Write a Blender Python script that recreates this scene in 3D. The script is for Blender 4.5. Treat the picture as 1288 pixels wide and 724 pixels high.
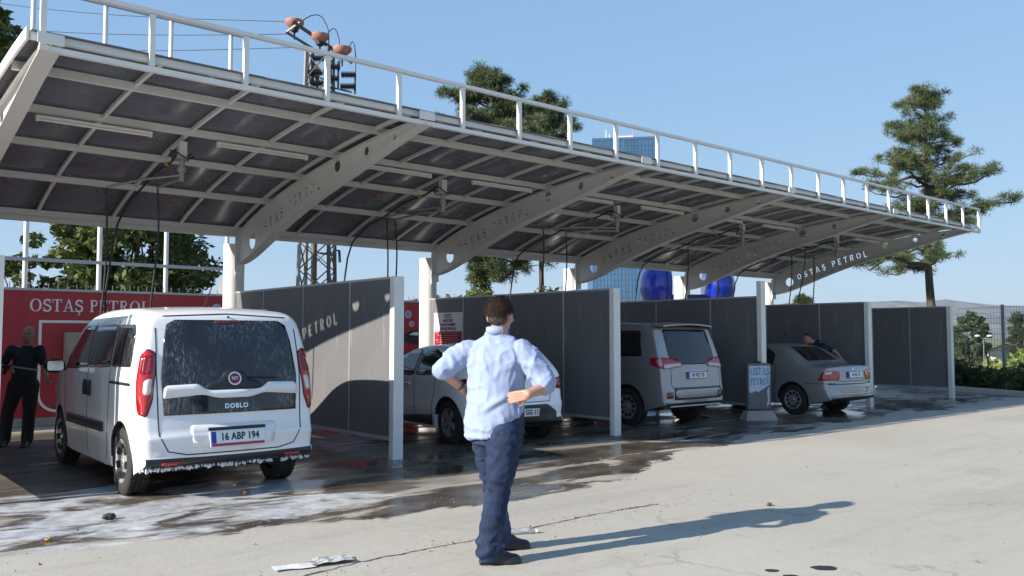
import bpy, bmesh, math, random
import numpy as np
from mathutils import Vector, Matrix, Euler, noise
from mathutils.bvhtree import BVHTree
from mathutils.geometry import delaunay_2d_cdt
R = math.radians
random.seed(7); np.random.seed(7)
for _o in list(bpy.data.objects): bpy.data.objects.remove(_o)
scene = bpy.context.scene
COL = scene.collection

# ---------------------------------------------------------------- camera
YAW, PITCH = 49.477, 3.26
cam_d = bpy.data.cameras.new('camera'); cam = bpy.data.objects.new('camera', cam_d); COL.objects.link(cam)
cam.location = (0, 0, 1.54)
cam.rotation_euler = (R(90 + PITCH), 0, R(YAW - 90 + (90 - YAW) * 0))
_f = Vector((math.cos(R(YAW)) * math.cos(R(PITCH)), math.sin(R(YAW)) * math.cos(R(PITCH)), math.sin(R(PITCH))))
cam.rotation_euler = _f.to_track_quat('-Z', 'Y').to_euler()
cam_d.sensor_width = 36; cam_d.lens = 36 * 1071 / 1288
cam_d.clip_start = 0.1; cam_d.clip_end = 20000
scene.camera = cam
# ---------------------------------------------------------------- sky and sun
SUN_EL, SUN_AZ = 25.5, 172.0          # where the sun stands (azimuth from +X, counter-clockwise)
w = bpy.data.worlds.new('World'); scene.world = w; w.use_nodes = True
nt = w.node_tree; nt.nodes.clear()
sky = nt.nodes.new('ShaderNodeTexSky'); sky.sky_type = 'NISHITA'; sky.sun_disc = False
sky.sun_elevation = R(SUN_EL); sky.sun_rotation = R(90 - SUN_AZ); sky.altitude = 100
sky.air_density = 1.0; sky.dust_density = 0.25; sky.ozone_density = 2.0
bg = nt.nodes.new('ShaderNodeBackground'); bg.inputs[1].default_value = 0.10
wo = nt.nodes.new('ShaderNodeOutputWorld')
# the phone's soft sky rendering: the same sky, its contrast compressed evenly in every direction
_sp = nt.nodes.new('ShaderNodeSeparateColor'); _cb = nt.nodes.new('ShaderNodeCombineColor'); nt.links.new(sky.outputs[0], _sp.inputs[0])
for _i, (_k, _g) in enumerate(((1.28, 0.42), (1.99, 0.32), (3.22, 0.20))):
    _p = nt.nodes.new('ShaderNodeMath'); _p.operation = 'POWER'; _p.inputs[1].default_value = _g; nt.links.new(_sp.outputs[_i], _p.inputs[0])
    _m = nt.nodes.new('ShaderNodeMath'); _m.operation = 'MULTIPLY'; _m.inputs[1].default_value = _k; nt.links.new(_p.outputs[0], _m.inputs[0]); nt.links.new(_m.outputs[0], _cb.inputs[_i])
nt.links.new(_cb.outputs[0], bg.inputs[0]); nt.links.new(bg.outputs[0], wo.inputs[0])
sd = bpy.data.lights.new('sun', 'SUN'); sun = bpy.data.objects.new('sun', sd); COL.objects.link(sun)
sd.energy = 4.9; sd.angle = R(0.53); sd.color = (1.0, 0.93, 0.83)
_d = Vector((-math.cos(R(SUN_EL)) * math.cos(R(SUN_AZ)), -math.cos(R(SUN_EL)) * math.sin(R(SUN_AZ)), -math.sin(R(SUN_EL))))
sun.rotation_euler = _d.to_track_quat('-Z', 'Y').to_euler(); sun.location = (-30, 5, 20)
scene.view_settings.view_transform = 'Standard'; scene.view_settings.look = 'None'
scene.view_settings.exposure = 0.9; scene.view_settings.gamma = 1.0
scene.render.engine = 'CYCLES'
try:
    scene.cycles.max_bounces = 7; scene.cycles.diffuse_bounces = 4; scene.cycles.glossy_bounces = 3
    scene.cycles.transmission_bounces = 4; scene.cycles.use_denoising = True
except Exception: pass

HAZE = 0.00010
# ---------------------------------------------------------------- materials
MATS = {}
def mat(name, col, rough=0.5, metal=0.0, spec=0.5, var=0.0, vscale=6.0, bump=0.0, bscale=60.0, coat=0.0, trans=0.0, stretch=None, emit=None):
    if name in MATS: return MATS[name]
    m = bpy.data.materials.new(name); m.use_nodes = True
    n = m.node_tree.nodes; l = m.node_tree.links; p = n['Principled BSDF']
    p.inputs['Base Color'].default_value = (*col, 1); p.inputs['Roughness'].default_value = rough
    p.inputs['Metallic'].default_value = metal; p.inputs['Specular IOR Level'].default_value = spec
    p.inputs['Coat Weight'].default_value = coat; p.inputs['Coat Roughness'].default_value = 0.05
    p.inputs['Transmission Weight'].default_value = trans
    if var or bump:
        tc = n.new('ShaderNodeTexCoord'); mp = n.new('ShaderNodeMapping'); l.new(tc.outputs['Object'], mp.inputs[0])
        if stretch: mp.inputs['Scale'].default_value = stretch
    if var:
        t = n.new('ShaderNodeTexNoise'); t.inputs['Scale'].default_value = vscale; t.inputs['Detail'].default_value = 6; t.inputs['Roughness'].default_value = 0.6
        l.new(mp.outputs[0], t.inputs['Vector'])
        r = n.new('ShaderNodeMapRange'); r.inputs[1].default_value = 0.3; r.inputs[2].default_value = 0.7
        r.inputs[3].default_value = 1 - var; r.inputs[4].default_value = 1 + var
        l.new(t.outputs[0], r.inputs[0])
        mx = n.new('ShaderNodeVectorMath'); mx.operation = 'SCALE'; mx.inputs[0].default_value = col
        l.new(r.outputs[0], mx.inputs['Scale']); l.new(mx.outputs[0], p.inputs['Base Color'])
    if bump:
        t2 = n.new('ShaderNodeTexNoise'); t2.inputs['Scale'].default_value = bscale; t2.inputs['Detail'].default_value = 4
        l.new(mp.outputs[0], t2.inputs['Vector'])
        b = n.new('ShaderNodeBump'); b.inputs['Strength'].default_value = bump; b.inputs['Distance'].default_value = 0.02
        l.new(t2.outputs[0], b.inputs['Height']); l.new(b.outputs[0], p.inputs['Normal'])
    MATS[name] = m
    return m
def add_mix(m, colour, mask_out, rough=None):
    """lay a second colour over a material where mask_out is 1"""
    n = m.node_tree.nodes; l = m.node_tree.links; p = n['Principled BSDF']
    mx = n.new('ShaderNodeMix'); mx.data_type = 'RGBA'
    src = p.inputs['Base Color']
    if src.links: l.new(src.links[0].from_socket, mx.inputs[6])
    else: mx.inputs[6].default_value = src.default_value
    mx.inputs[7].default_value = (*colour, 1); l.new(mask_out, mx.inputs[0]); l.new(mx.outputs[2], src)
    if rough is not None:
        mr = n.new('ShaderNodeMix'); mr.data_type = 'FLOAT'
        mr.inputs[2].default_value = p.inputs['Roughness'].default_value; mr.inputs[3].default_value = rough
        l.new(mask_out, mr.inputs[0]); l.new(mr.outputs[0], p.inputs['Roughness'])
def noise_mask(m, scale, lo, hi, stretch=(1, 1, 1), coord='Object', detail=6):
    n = m.node_tree.nodes; l = m.node_tree.links
    tc = n.new('ShaderNodeTexCoord'); mp = n.new('ShaderNodeMapping'); mp.inputs['Scale'].default_value = stretch
    l.new(tc.outputs[coord], mp.inputs[0])
    t = n.new('ShaderNodeTexNoise'); t.inputs['Scale'].default_value = scale; t.inputs['Detail'].default_value = detail; t.inputs['Roughness'].default_value = 0.65
    l.new(mp.outputs[0], t.inputs['Vector'])
    r = n.new('ShaderNodeMapRange'); r.interpolation_type = 'SMOOTHSTEP'; r.inputs[1].default_value = lo; r.inputs[2].default_value = hi
    l.new(t.outputs[0], r.inputs[0]); return r.outputs[0]

white_paint = mat('white_paint', (0.72, 0.71, 0.68), 0.45, var=0.06, vscale=3)
add_mix(white_paint, (0.42, 0.38, 0.32), noise_mask(white_paint, 2.2, 0.64, 0.9, (1.5, 1.5, 0.4)))
cream_paint = mat('cream_paint', (0.63, 0.62, 0.60), 0.5, var=0.06, vscale=2)
add_mix(cream_paint, (0.33, 0.29, 0.24), noise_mask(cream_paint, 1.6, 0.66, 0.95, (1.5, 1.5, 0.6)))
def roof_material():
    m = mat('smoky_roof_sheet', (0.100, 0.112, 0.150), 0.3, spec=0.6, var=0.10, vscale=1.3)
    n = m.node_tree.nodes; l = m.node_tree.links; p = n['Principled BSDF']
    o = noise_mask(m, 0.9, 0.35, 0.7)
    r = n.new('ShaderNodeMapRange'); r.inputs[3].default_value = 0.22; r.inputs[4].default_value = 0.45; l.new(o, r.inputs[0]); l.new(r.outputs[0], p.inputs['Roughness'])
    add_mix(m, (0.135, 0.145, 0.175), noise_mask(m, 0.8, 0.4, 0.9))
    return m
roof_sheet = roof_material()
grey_panel = mat('grey_render_panel', (0.135, 0.135, 0.142), 0.55, var=0.05, vscale=1.5, bump=0.15, bscale=140)
add_mix(grey_panel, (0.18, 0.177, 0.175), noise_mask(grey_panel, 1.4, 0.55, 0.85, (1, 1, 0.5)))
add_mix(grey_panel, (0.24, 0.23, 0.215), noise_mask(grey_panel, 5, 0.60, 0.72, (1, 2.0, 0.25)), 0.8)
rail_grey = mat('grey_aluminium', (0.42, 0.42, 0.43), 0.4, metal=0.3)
red_sheet = mat('red_sheet', (0.36, 0.016, 0.025), 0.4, var=0.08, vscale=2)
wall_white = mat('white_print', (0.74, 0.70, 0.70), 0.5)
dark_steel = mat('dark_steel', (0.05, 0.048, 0.045), 0.55, metal=0.4, var=0.2)
galv_steel = mat('galvanised_steel', (0.30, 0.29, 0.28), 0.5, metal=0.6, var=0.15)
black_rubber = mat('black_rubber', (0.018, 0.018, 0.02), 0.6)
tyre_mat = mat('tyre_rubber', (0.022, 0.021, 0.020), 0.75, var=0.25, vscale=14)
black_plastic = mat('black_plastic', (0.02, 0.02, 0.022), 0.4)
dark_glass = mat('dark_glass', (0.012, 0.013, 0.015), 0.04, spec=0.8)
chrome = mat('chrome', (0.75, 0.75, 0.76), 0.12, metal=1.0)
alloy = mat('dusty_alloy', (0.32, 0.32, 0.33), 0.4, metal=0.7)
hub_silver = mat('silver_hubcap', (0.42, 0.42, 0.43), 0.35, metal=0.5)
red_lens = mat('red_lens', (0.38, 0.008, 0.012), 0.12, spec=0.7, coat=0.6)
clear_lens = mat('clear_lens', (0.62, 0.55, 0.53), 0.15, spec=0.7, coat=0.6)
plate_white = mat('plate_white', (0.72, 0.73, 0.75), 0.35)
plate_blue = mat('plate_blue', (0.02, 0.05, 0.32), 0.4)
ink = mat('black_ink', (0.012, 0.012, 0.014), 0.5)
skin_mat = mat('skin', (0.43, 0.235, 0.17), 0.5, var=0.12, vscale=9)
skin_dark = mat('tanned_skin', (0.33, 0.18, 0.125), 0.5, var=0.1, vscale=9)
hair_mat = mat('dark_brown_hair', (0.05, 0.031, 0.021), 0.55, var=0.5, vscale=40, bump=0.9, bscale=110, stretch=(1, 1, 0.25))
bark = mat('bark', (0.060, 0.047, 0.038), 0.9, var=0.4, vscale=5, bump=0.8, bscale=14, stretch=(1, 1, 0.3))
concrete_grey = mat('concrete_block', (0.30, 0.285, 0.26), 0.85, var=0.15, vscale=5, bump=0.3)
dark_glass_r = MATS['dark_glass']

# ---------------------------------------------------------------- mesh collector
class MB:
    def __init__(s): s.v = []; s.f = []; s.m = []; s.mats = []; s.sm = []
    def mi(s, m):
        if m not in s.mats: s.mats.append(m)
        return s.mats.index(m)
    def add(s, vs, fs, m=None, smooth=False):
        o = len(s.v); s.v += [tuple(v) for v in vs]; k = s.mi(m) if m else 0
        for f in fs: s.f.append([i + o for i in f]); s.m.append(k); s.sm.append(smooth)
    def box(s, c, d, m=None, rot=None, bev=0.0, taper=None):
        x, y, z = d[0] / 2, d[1] / 2, d[2] / 2
        tx, ty = taper or (1, 1)
        pts = [(-x, -y, -z), (x, -y, -z), (x, y, -z), (-x, y, -z), (-x * tx, -y * ty, z), (x * tx, -y * ty, z), (x * tx, y * ty, z), (-x * tx, y * ty, z)]
        M = (rot.to_matrix() if isinstance(rot, Euler) else rot) if rot is not None else None
        pts = [(M @ Vector(p) if M else Vector(p)) + Vector(c) for p in pts]
        fs = [(0, 3, 2, 1), (4, 5, 6, 7), (0, 1, 5, 4), (1, 2, 6, 5), (2, 3, 7, 6), (3, 0, 4, 7)]
        if bev:
            bm = bmesh.new(); vv = [bm.verts.new(p) for p in pts]
            for f in fs: bm.faces.new([vv[i] for i in f])
            bmesh.ops.bevel(bm, geom=bm.edges[:], offset=bev, segments=2, affect='EDGES', profile=0.5)
            bm.verts.index_update()
            s.add([v.co[:] for v in bm.verts], [[v.index for v in f.verts] for f in bm.faces], m); bm.free()
        else: s.add(pts, fs, m)
        return s
    def bar(s, p0, p1, wd, h, m=None, up=(0, 0, 1)):
        p0, p1 = Vector(p0), Vector(p1); d = (p1 - p0); L = d.length; d.normalize()
        u = Vector(up); sx = d.cross(u)
        if sx.length < 1e-4: sx = Vector((1, 0, 0))
        sx.normalize(); u = sx.cross(d)
        a, b = sx * wd / 2, u * h / 2
        pts = [p0 - a - b, p0 + a - b, p0 + a + b, p0 - a + b, p1 - a - b, p1 + a - b, p1 + a + b, p1 - a + b]
        s.add(pts, [(0, 1, 2, 3), (7, 6, 5, 4), (0, 4, 5, 1), (1, 5, 6, 2), (2, 6, 7, 3), (3, 7, 4, 0)], m); return s
    def cyl(s, p0, p1, r0, r1=None, n=16, m=None, cap=True, smooth=True):
        r1 = r0 if r1 is None else r1
        return s.tube([p0, p1], [r0, r1], n, m, cap, smooth)
    def tube(s, pts, rs, n=8, m=None, cap=True, smooth=True):
        pts = [Vector(p) for p in pts]
        if not hasattr(rs, '__len__'): rs = [rs] * len(pts)
        vs = []; fs = []; prev = None
        for i, p in enumerate(pts):
            t = (pts[min(i + 1, len(pts) - 1)] - pts[max(i - 1, 0)]).normalized()
            if prev is None:
                a = Vector((0, 0, 1)) if abs(t.z) < 0.9 else Vector((1, 0, 0))
                u = t.cross(a).normalized()
            else:
                u = (prev - t * prev.dot(t)).normalized()
            prev = u; v = t.cross(u)
            for k in range(n):
                a = 2 * math.pi * k / n; vs.append(p + (u * math.cos(a) + v * math.sin(a)) * rs[i])
        for i in range(len(pts) - 1):
            for k in range(n):
                k2 = (k + 1) % n; fs.append((i * n + k, i * n + k2, (i + 1) * n + k2, (i + 1) * n + k))
        s.add(vs, fs, m, smooth)
        if cap:
            s.add(vs[:n], [list(range(n))[::-1]], m); s.add(vs[-n:], [list(range(n))], m)
        return s
    def lathe(s, prof, axis_o, axis='x', n=28, m=None, smooth=True, close=False):
        vs = []; fs = []; k = len(prof)
        for j in range(n):
            a = 2 * math.pi * j / n; c, q = math.cos(a), math.sin(a)
            for (r, t) in prof:
                if axis == 'x': p = (t, r * c, r * q)
                elif axis == 'y': p = (r * c, t, r * q)
                else: p = (r * c, r * q, t)
                vs.append(Vector(p) + Vector(axis_o))
        for j in range(n):
            j2 = (j + 1) % n
            for i in range(k - 1): fs.append((j * k + i, j * k + i + 1, j2 * k + i + 1, j2 * k + i))
        s.add(vs, fs, m, smooth); return s
    def prism(s, poly, depth, M=None, m=None, z0=0.0):
        """2D polygon in local xy, extruded z0..z0+depth, transformed by M"""
        n = len(poly)
        vs = [Vector((x, y, z0)) for x, y in poly] + [Vector((x, y, z0 + depth)) for x, y in poly]
        if M: vs = [M @ v for v in vs]
        tri = delaunay_2d_cdt([Vector(p) for p in poly], [], [list(range(n))], 1, 1e-6)
        if len(tri[0]) == n:
            mp = [o[0] for o in tri[3]]
            fs = [[mp[i] + n for i in f] for f in tri[2]] + [[mp[i] for i in f][::-1] for f in tri[2]]
        else: fs = [list(range(n, 2 * n)), list(range(n))[::-1]]
        fs += [(i, (i + 1) % n, (i + 1) % n + n, i + n) for i in range(n)]
        s.add(vs, fs, m); return s
    def ellipsoid(s, c, r, m=None, rot=None, nu=16, nv=10, smooth=True):
        vs = []; fs = []
        for i in range(1, nv):
            th = math.pi * i / nv
            for j in range(nu):
                ph = 2 * math.pi * j / nu
                vs.append(Vector((r[0] * math.sin(th) * math.cos(ph), r[1] * math.sin(th) * math.sin(ph), r[2] * math.cos(th))))
        vs.append(Vector((0, 0, r[2]))); vs.append(Vector((0, 0, -r[2])))
        T, B = len(vs) - 2, len(vs) - 1
        for i in range(nv - 2):
            for j in range(nu):
                j2 = (j + 1) % nu; fs.append((i * nu + j, (i + 1) * nu + j, (i + 1) * nu + j2, i * nu + j2))
        for j in range(nu):
            j2 = (j + 1) % nu; fs.append((T, j, j2)); fs.append((B, (nv - 2) * nu + j2, (nv - 2) * nu + j))
        if rot: vs = [rot.to_matrix() @ v if isinstance(rot, Euler) else rot @ v for v in vs]
        s.add([v + Vector(c) for v in vs], fs, m, smooth); return s
    def capsule(s, p0, r0, p1, r1, n=12):
        s.tube([p0, p1], [r0, r1], n); s.ellipsoid(p0, (r0,) * 3, nu=12, nv=8); s.ellipsoid(p1, (r1,) * 3, nu=12, nv=8); return s
    def mesh(s, name):
        me = bpy.data.meshes.new(name); me.from_pydata([tuple(v) for v in s.v], [], s.f)
        for m in s.mats: me.materials.append(m)
        if len(s.mats) > 1: me.polygons.foreach_set('material_index', s.m)
        me.polygons.foreach_set('use_smooth', s.sm); me.update(); return me
    def build(s, name, m=None, parent=None, **kw):
        if m and not s.mats: s.mats = [m]
        return link(name, s.mesh(name), parent, **kw)
def link(name, data, parent=None, kind=None, label=None):
    o = bpy.data.objects.new(name, data); COL.objects.link(o)
    if parent: o.parent = parent
    if kind: o['kind'] = kind
    if label: o['label'] = label
    return o
def tag(o, label, cat, group=None):
    o['label'] = label; o['category'] = cat
    if group: o['group'] = group
    return o
def thing(name, label, cat, loc=(0, 0, 0), rz=0.0, group=None):
    o = bpy.data.objects.new(name, None); COL.objects.link(o); o.empty_display_size = 0.2
    o.location = loc; o.rotation_euler = (0, 0, rz); return tag(o, label, cat, group)
def kids(o): return [c for c in bpy.data.objects if c.parent == o]
def copy_tree(o, parent=None):
    c = o.copy(); COL.objects.link(c); c.parent = parent
    for ch in kids(o): copy_tree(ch, c)
    return c
def bake(o, name=None):
    """apply an object's modifiers and return the mesh"""
    dg = bpy.context.evaluated_depsgraph_get(); dg.update()
    me = bpy.data.meshes.new_from_object(o.evaluated_get(dg)); bpy.data.objects.remove(o); return me
def remesh(mb, voxel, smooth=4, fac=0.5):
    o = bpy.data.objects.new('tmp', mb.mesh('tmp')); COL.objects.link(o)
    r = o.modifiers.new('r', 'REMESH'); r.mode = 'VOXEL'; r.voxel_size = voxel; r.use_smooth_shade = True
    if smooth:
        k = o.modifiers.new('s', 'SMOOTH'); k.iterations = smooth; k.factor = fac
    return bake(o)
def text_mesh(body, size, ext=0.001, align='CENTER', bold=0.0, spacing=1.0, xscale=1.0, shear=0.0):
    c = bpy.data.curves.new('t', 'FONT'); c.body = body; c.size = size; c.extrude = ext; c.align_x = align; c.align_y = 'CENTER'
    c.offset = bold; c.space_character = spacing; c.resolution_u = 3; c.shear = shear
    o = bpy.data.objects.new('tmp', c); COL.objects.link(o); me = bake(o)
    for v in me.vertices: v.co.x *= xscale
    bpy.data.curves.remove(c); return me
def frame_m(origin, xdir, ydir):
    x = Vector(xdir).normalized(); z = x.cross(Vector(ydir)).normalized(); y = z.cross(x)
    return Matrix.Translation(Vector(origin)) @ Matrix((x, y, z)).transposed().to_4x4()
def put_text(name, body, size, m, parent, M, **kw):
    me = text_mesh(body, size, **kw); me.transform(M); me.materials.clear(); me.materials.append(m)
    return link(name, me, parent)
def interp(x, xs, ys): return float(np.interp(x, xs, ys))

# ================================================================ SETTING
def ground_material():
    m = bpy.data.materials.new('yard_concrete'); m.use_nodes = True
    n = m.node_tree.nodes; l = m.node_tree.links; p = n['Principled BSDF']
    geo = n.new('ShaderNodeNewGeometry'); sep = n.new('ShaderNodeSeparateXYZ'); l.new(geo.outputs['Position'], sep.inputs[0])
    def nz(scale, detail=6, rough=0.6, stretch=(1, 1, 1), dist=0.0):
        mp = n.new('ShaderNodeMapping'); mp.inputs['Scale'].default_value = stretch; l.new(geo.outputs['Position'], mp.inputs[0])
        t = n.new('ShaderNodeTexNoise'); t.inputs['Scale'].default_value = scale; t.inputs['Detail'].default_value = detail
        t.inputs['Roughness'].default_value = rough; t.inputs['Distortion'].default_value = dist; l.new(mp.outputs[0], t.inputs['Vector']); return t.outputs[0]
    def mth(op, a, b=None, c=None):
        q = n.new('ShaderNodeMath'); q.operation = op
        for i, x in enumerate((a, b, c)):
            if x is None: continue
            if isinstance(x, (int, float)): q.inputs[i].default_value = x
            else: l.new(x, q.inputs[i])
        return q.outputs[0]
    def rng(x, a, b, c=0.0, d=1.0, smooth=True):
        q = n.new('ShaderNodeMapRange'); q.inputs[1].default_value = a; q.inputs[2].default_value = b; q.inputs[3].default_value = c; q.inputs[4].default_value = d
        if smooth: q.interpolation_type = 'SMOOTHSTEP'
        l.new(x, q.inputs[0]); return q.outputs[0]
    def mix(f, a, b):
        q = n.new('ShaderNodeMix'); q.data_type = 'RGBA'; l.new(f, q.inputs[0])
        for i, x in ((6, a), (7, b)):
            if isinstance(x, tuple): q.inputs[i].default_value = (*x, 1)
            else: l.new(x, q.inputs[i])
        return q.outputs[2]
    X, Y = sep.outputs[0], sep.outputs[1]
    # the wet front, as a curve Y(X)
    cr = n.new('ShaderNodeValToRGB'); el = cr.color_ramp.elements
    stops = WET_EDGE
    x0, x1 = -6.0, 26.0
    while len(el) < len(stops): el.new(0.5)
    for e, (sx, sy) in zip(el, stops): e.position = (sx - x0) / (x1 - x0); e.color = (sy / 10,) * 3 + (1,)
    l.new(rng(X, x0, x1, smooth=False), cr.inputs[0])
    edge = mth('MULTIPLY', cr.outputs[0], 10.0)
    wob = mth('MULTIPLY', mth('SUBTRACT', nz(1.1, 8, 0.62, (0.7, 1.5, 1), 0.5), 0.5), 2.4)
    d = mth('ADD', mth('SUBTRACT', Y, edge), wob)
    inside = rng(Y, 15.0, 16.0, 1, 0)
    wet0 = mth('MULTIPLY', rng(d, -0.03, 0.10), inside)
    # half-dried islands inside the wet part, fewer deep in the bays
    isl = rng(nz(1.0, 8, 0.62, (0.55, 1.7, 1), 0.6), 0.52, 0.60)
    near = rng(d, 0.5, 2.2, 1.0, 0.25)
    wet = mth('MULTIPLY', wet0, mth('SUBTRACT', 1.0, mth('MULTIPLY', isl, near)))
    damp = mth('MULTIPLY', wet0, mth('MULTIPLY', isl, near))
    # dry concrete
    big = rng(nz(0.22, 5, 0.55), 0.3, 0.7, smooth=False)
    fine = rng(nz(9.0, 8, 0.7), 0.3, 0.7, smooth=False)
    streak = rng(nz(1.6, 6, 0.6, (0.25, 1.6, 1)), 0.35, 0.7, smooth=False)
    base = mix(big, (0.345, 0.315, 0.265), (0.44, 0.405, 0.345))
    base = mix(mth('MULTIPLY', streak, 0.35), base, (0.33, 0.305, 0.27))
    base = mix(mth('MULTIPLY', fine, 0.35), base, (0.47, 0.44, 0.385))
    speck = rng(nz(38, 3, 0.5), 0.70, 0.76)
    base = mix(mth('MULTIPLY', speck, 0.6), base, (0.16, 0.14, 0.12))
    blot = rng(nz(0.8, 6, 0.65), 0.60, 0.72)
    base = mix(mth('MULTIPLY', rng(nz(2.6, 8, 0.7, (1, 1, 1), 1.0), 0.56, 0.66), 0.22), base, (0.255, 0.225, 0.18))
    base = mix(mth('MULTIPLY', rng(nz(0.5, 8, 0.7, (0.3, 2.0, 1), 0.4), 0.52, 0.62), 0.3), base, (0.275, 0.25, 0.21))
    base = mix(mth('MULTIPLY', blot, 0.28), base, (0.22, 0.20, 0.17))
    vo = n.new('ShaderNodeTexVoronoi'); vo.feature = 'DISTANCE_TO_EDGE'; vo.inputs['Scale'].default_value = 0.16
    vm = n.new('ShaderNodeVectorMath'); vm.operation = 'ADD'; l.new(geo.outputs['Position'], vm.inputs[0])
    nv = n.new('ShaderNodeTexNoise'); nv.inputs['Scale'].default_value = 1.6; nv.inputs['Detail'].default_value = 6; l.new(geo.outputs['Position'], nv.inputs['Vector'])
    l.new(nv.outputs['Color'], vm.inputs[1]); l.new(vm.outputs[0], vo.inputs['Vector'])
    crk_ = mth('MULTIPLY', rng(vo.outputs['Distance'], 0.0015, 0.004, 1, 0), rng(nz(0.7, 4, 0.5), 0.42, 0.58))
    base = mix(mth('MULTIPLY', crk_, 0.38), base, (0.17, 0.15, 0.125))
    base = mix(mth('MULTIPLY', rng(nz(14, 6, 0.75), 0.60, 0.70), 0.30), base, (0.50, 0.475, 0.43))
    base = mix(mth('MULTIPLY', rng(nz(0.9, 7, 0.7, (0.22, 3.2, 1), 0.3), 0.55, 0.66), 0.25), base, (0.27, 0.25, 0.215))
    base = mix(mth('MULTIPLY', damp, 0.45), base, (0.25, 0.215, 0.17))
    wetc = mix(rng(nz(1.7, 6, 0.6), 0.35, 0.65), (0.060, 0.047, 0.037), (0.115, 0.093, 0.074))
    col = mix(wet, base, wetc)
    rim = mth('MULTIPLY', rng(d, -0.16, -0.02), rng(d, 0.02, 0.12, 1, 0))
    # foam film behind the white van and thinner streaks elsewhere
    fx = mth('MULTIPLY', rng(X, 0.2, 1.6), rng(X, 3.9, 5.4, 1, 0)); fy = mth('MULTIPLY', rng(Y, 6.3, 6.9), rng(Y, 8.9, 10.3, 1, 0))
    zone = mth('MULTIPLY', fx, fy)
    fn = nz(1.25, 8, 0.62, (0.7, 1.2, 1), 0.8)
    foam = mth('MULTIPLY', mth('MULTIPLY', rng(mth('ADD', fn, mth('MULTIPLY', zone, 0.35)), 0.765, 0.865), wet0), rng(mth('ADD', d, mth('MULTIPLY', nz(3.0, 5, 0.6), 0.5)), 0.28, 0.42))
    st = rng(nz(1.0, 8, 0.6, (0.35, 2.4, 1), 1.2), 0.60, 0.68)
    foam2 = mth('MULTIPLY', mth('MULTIPLY', st, wet0), rng(d, 0.6, 1.6))
    foamall = mth('MAXIMUM', foam, mth('MULTIPLY', foam2, 0.75))
    foamcol = mix(rng(nz(6, 6, 0.65), 0.3, 0.7), (0.36, 0.37, 0.39), (0.66, 0.67, 0.68))
    col = mix(mth('MULTIPLY', foamall, 0.9), col, foamcol)
    l.new(col, p.inputs['Base Color'])
    # gloss
    puddle = rng(nz(0.9, 5, 0.55, (0.8, 1.3, 1)), 0.42, 0.58)
    back = mth('MULTIPLY', rng(X, 5.0, 7.0, 1, 0), rng(Y, 9.0, 10.0))
    rw = mth('ADD', mth('SUBTRACT', 0.44, mth('MULTIPLY', puddle, 0.34)), mth('MULTIPLY', back, 0.30))
    rr = n.new('ShaderNodeMix'); rr.data_type = 'FLOAT'; l.new(wet, rr.inputs[0]); rr.inputs[2].default_value = 0.88; l.new(rw, rr.inputs[3])
    rf = n.new('ShaderNodeMix'); rf.data_type = 'FLOAT'; l.new(foamall, rf.inputs[0]); l.new(rr.outputs[0], rf.inputs[2]); rf.inputs[3].default_value = 0.3
    l.new(rf.outputs[0], p.inputs['Roughness'])
    hgt = mth('ADD', mth('MULTIPLY', nz(30, 6, 0.7), 0.5), mth('MULTIPLY', nz(5, 5, 0.6), 0.6))
    b = n.new('ShaderNodeBump'); b.inputs['Distance'].default_value = 0.012
    l.new(mth('SUBTRACT', 0.55, mth('MULTIPLY', wet, mth('ADD', 0.25, mth('MULTIPLY', puddle, 0.28)))), b.inputs['Strength'])
    l.new(hgt, b.inputs['Height']); l.new(b.outputs[0], p.inputs['Normal'])
    return m
WET_EDGE = [(-6, 8.4), (0, 7.6), (1.0, 7.2), (1.7, 6.9), (2.2, 6.65), (2.8, 6.5), (3.4, 6.35), (4.0, 6.2), (4.6, 6.1), (5.3, 6.1), (6.3, 6.2), (7.2, 6.4), (8.0, 6.7), (9.0, 7.05), (10.5, 7.45), (12.0, 7.7), (14, 7.8), (16, 7.9), (20, 7.95), (26, 8.1)]
yard_mat = ground_material()

# kerb / fence line on the right
K0, KD = Vector((24.139, 8.124, 0)), Vector((1.03, 2.02, 0)).normalized()
KN = Vector((KD.y, -KD.x, 0))            # pointing away from the yard
def kp(s, off=0.0, z=0.0): return K0 + KD * s + KN * off + Vector((0, 0, z))
yb = MB()
a, b_ = kp(-60), kp(16)
yb.add([(-60, -60, 0), (a.x, a.y, 0), (b_.x, b_.y, 0), (b_.x, 22, 0), (-60, 22, 0)], [(0, 1, 2, 3, 4)])
yard = yb.build('yard_ground', yard_mat, kind='structure')
# terrain to the horizon: level near by, a dip beyond the field
def terr_h(x, y):
    d = (Vector((x, y, 0)) - K0).dot(KN)
    h = -0.03 - 4.2 * min(1, max(0, (d - 14) / 50)) ** 1.2
    return h
tb = MB(); xs = [-6000, -2000, -600, -150, -60, 0, 20, 30, 40, 50, 60, 75, 90, 120, 200, 400, 1000, 2500, 6500]
ys = [-6500, -2500, -1000, -400, -200, -100, -60, -30, -15, 0, 10, 20, 30, 40, 60, 90, 150, 400, 1000, 2500, 6500]
tv = [(x, y, terr_h(x, y)) for y in ys for x in xs]; nx = len(xs)
tb.add(tv, [(j * nx + i, j * nx + i + 1, (j + 1) * nx + i + 1, (j + 1) * nx + i) for j in range(len(ys) - 1) for i in range(nx - 1)], None, True)
terrain_mat = mat('dry_grass_terrain', (0.13, 0.14, 0.05), 0.95, var=0.35, vscale=0.06)
tb.build('terrain', terrain_mat, kind='structure')

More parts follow.
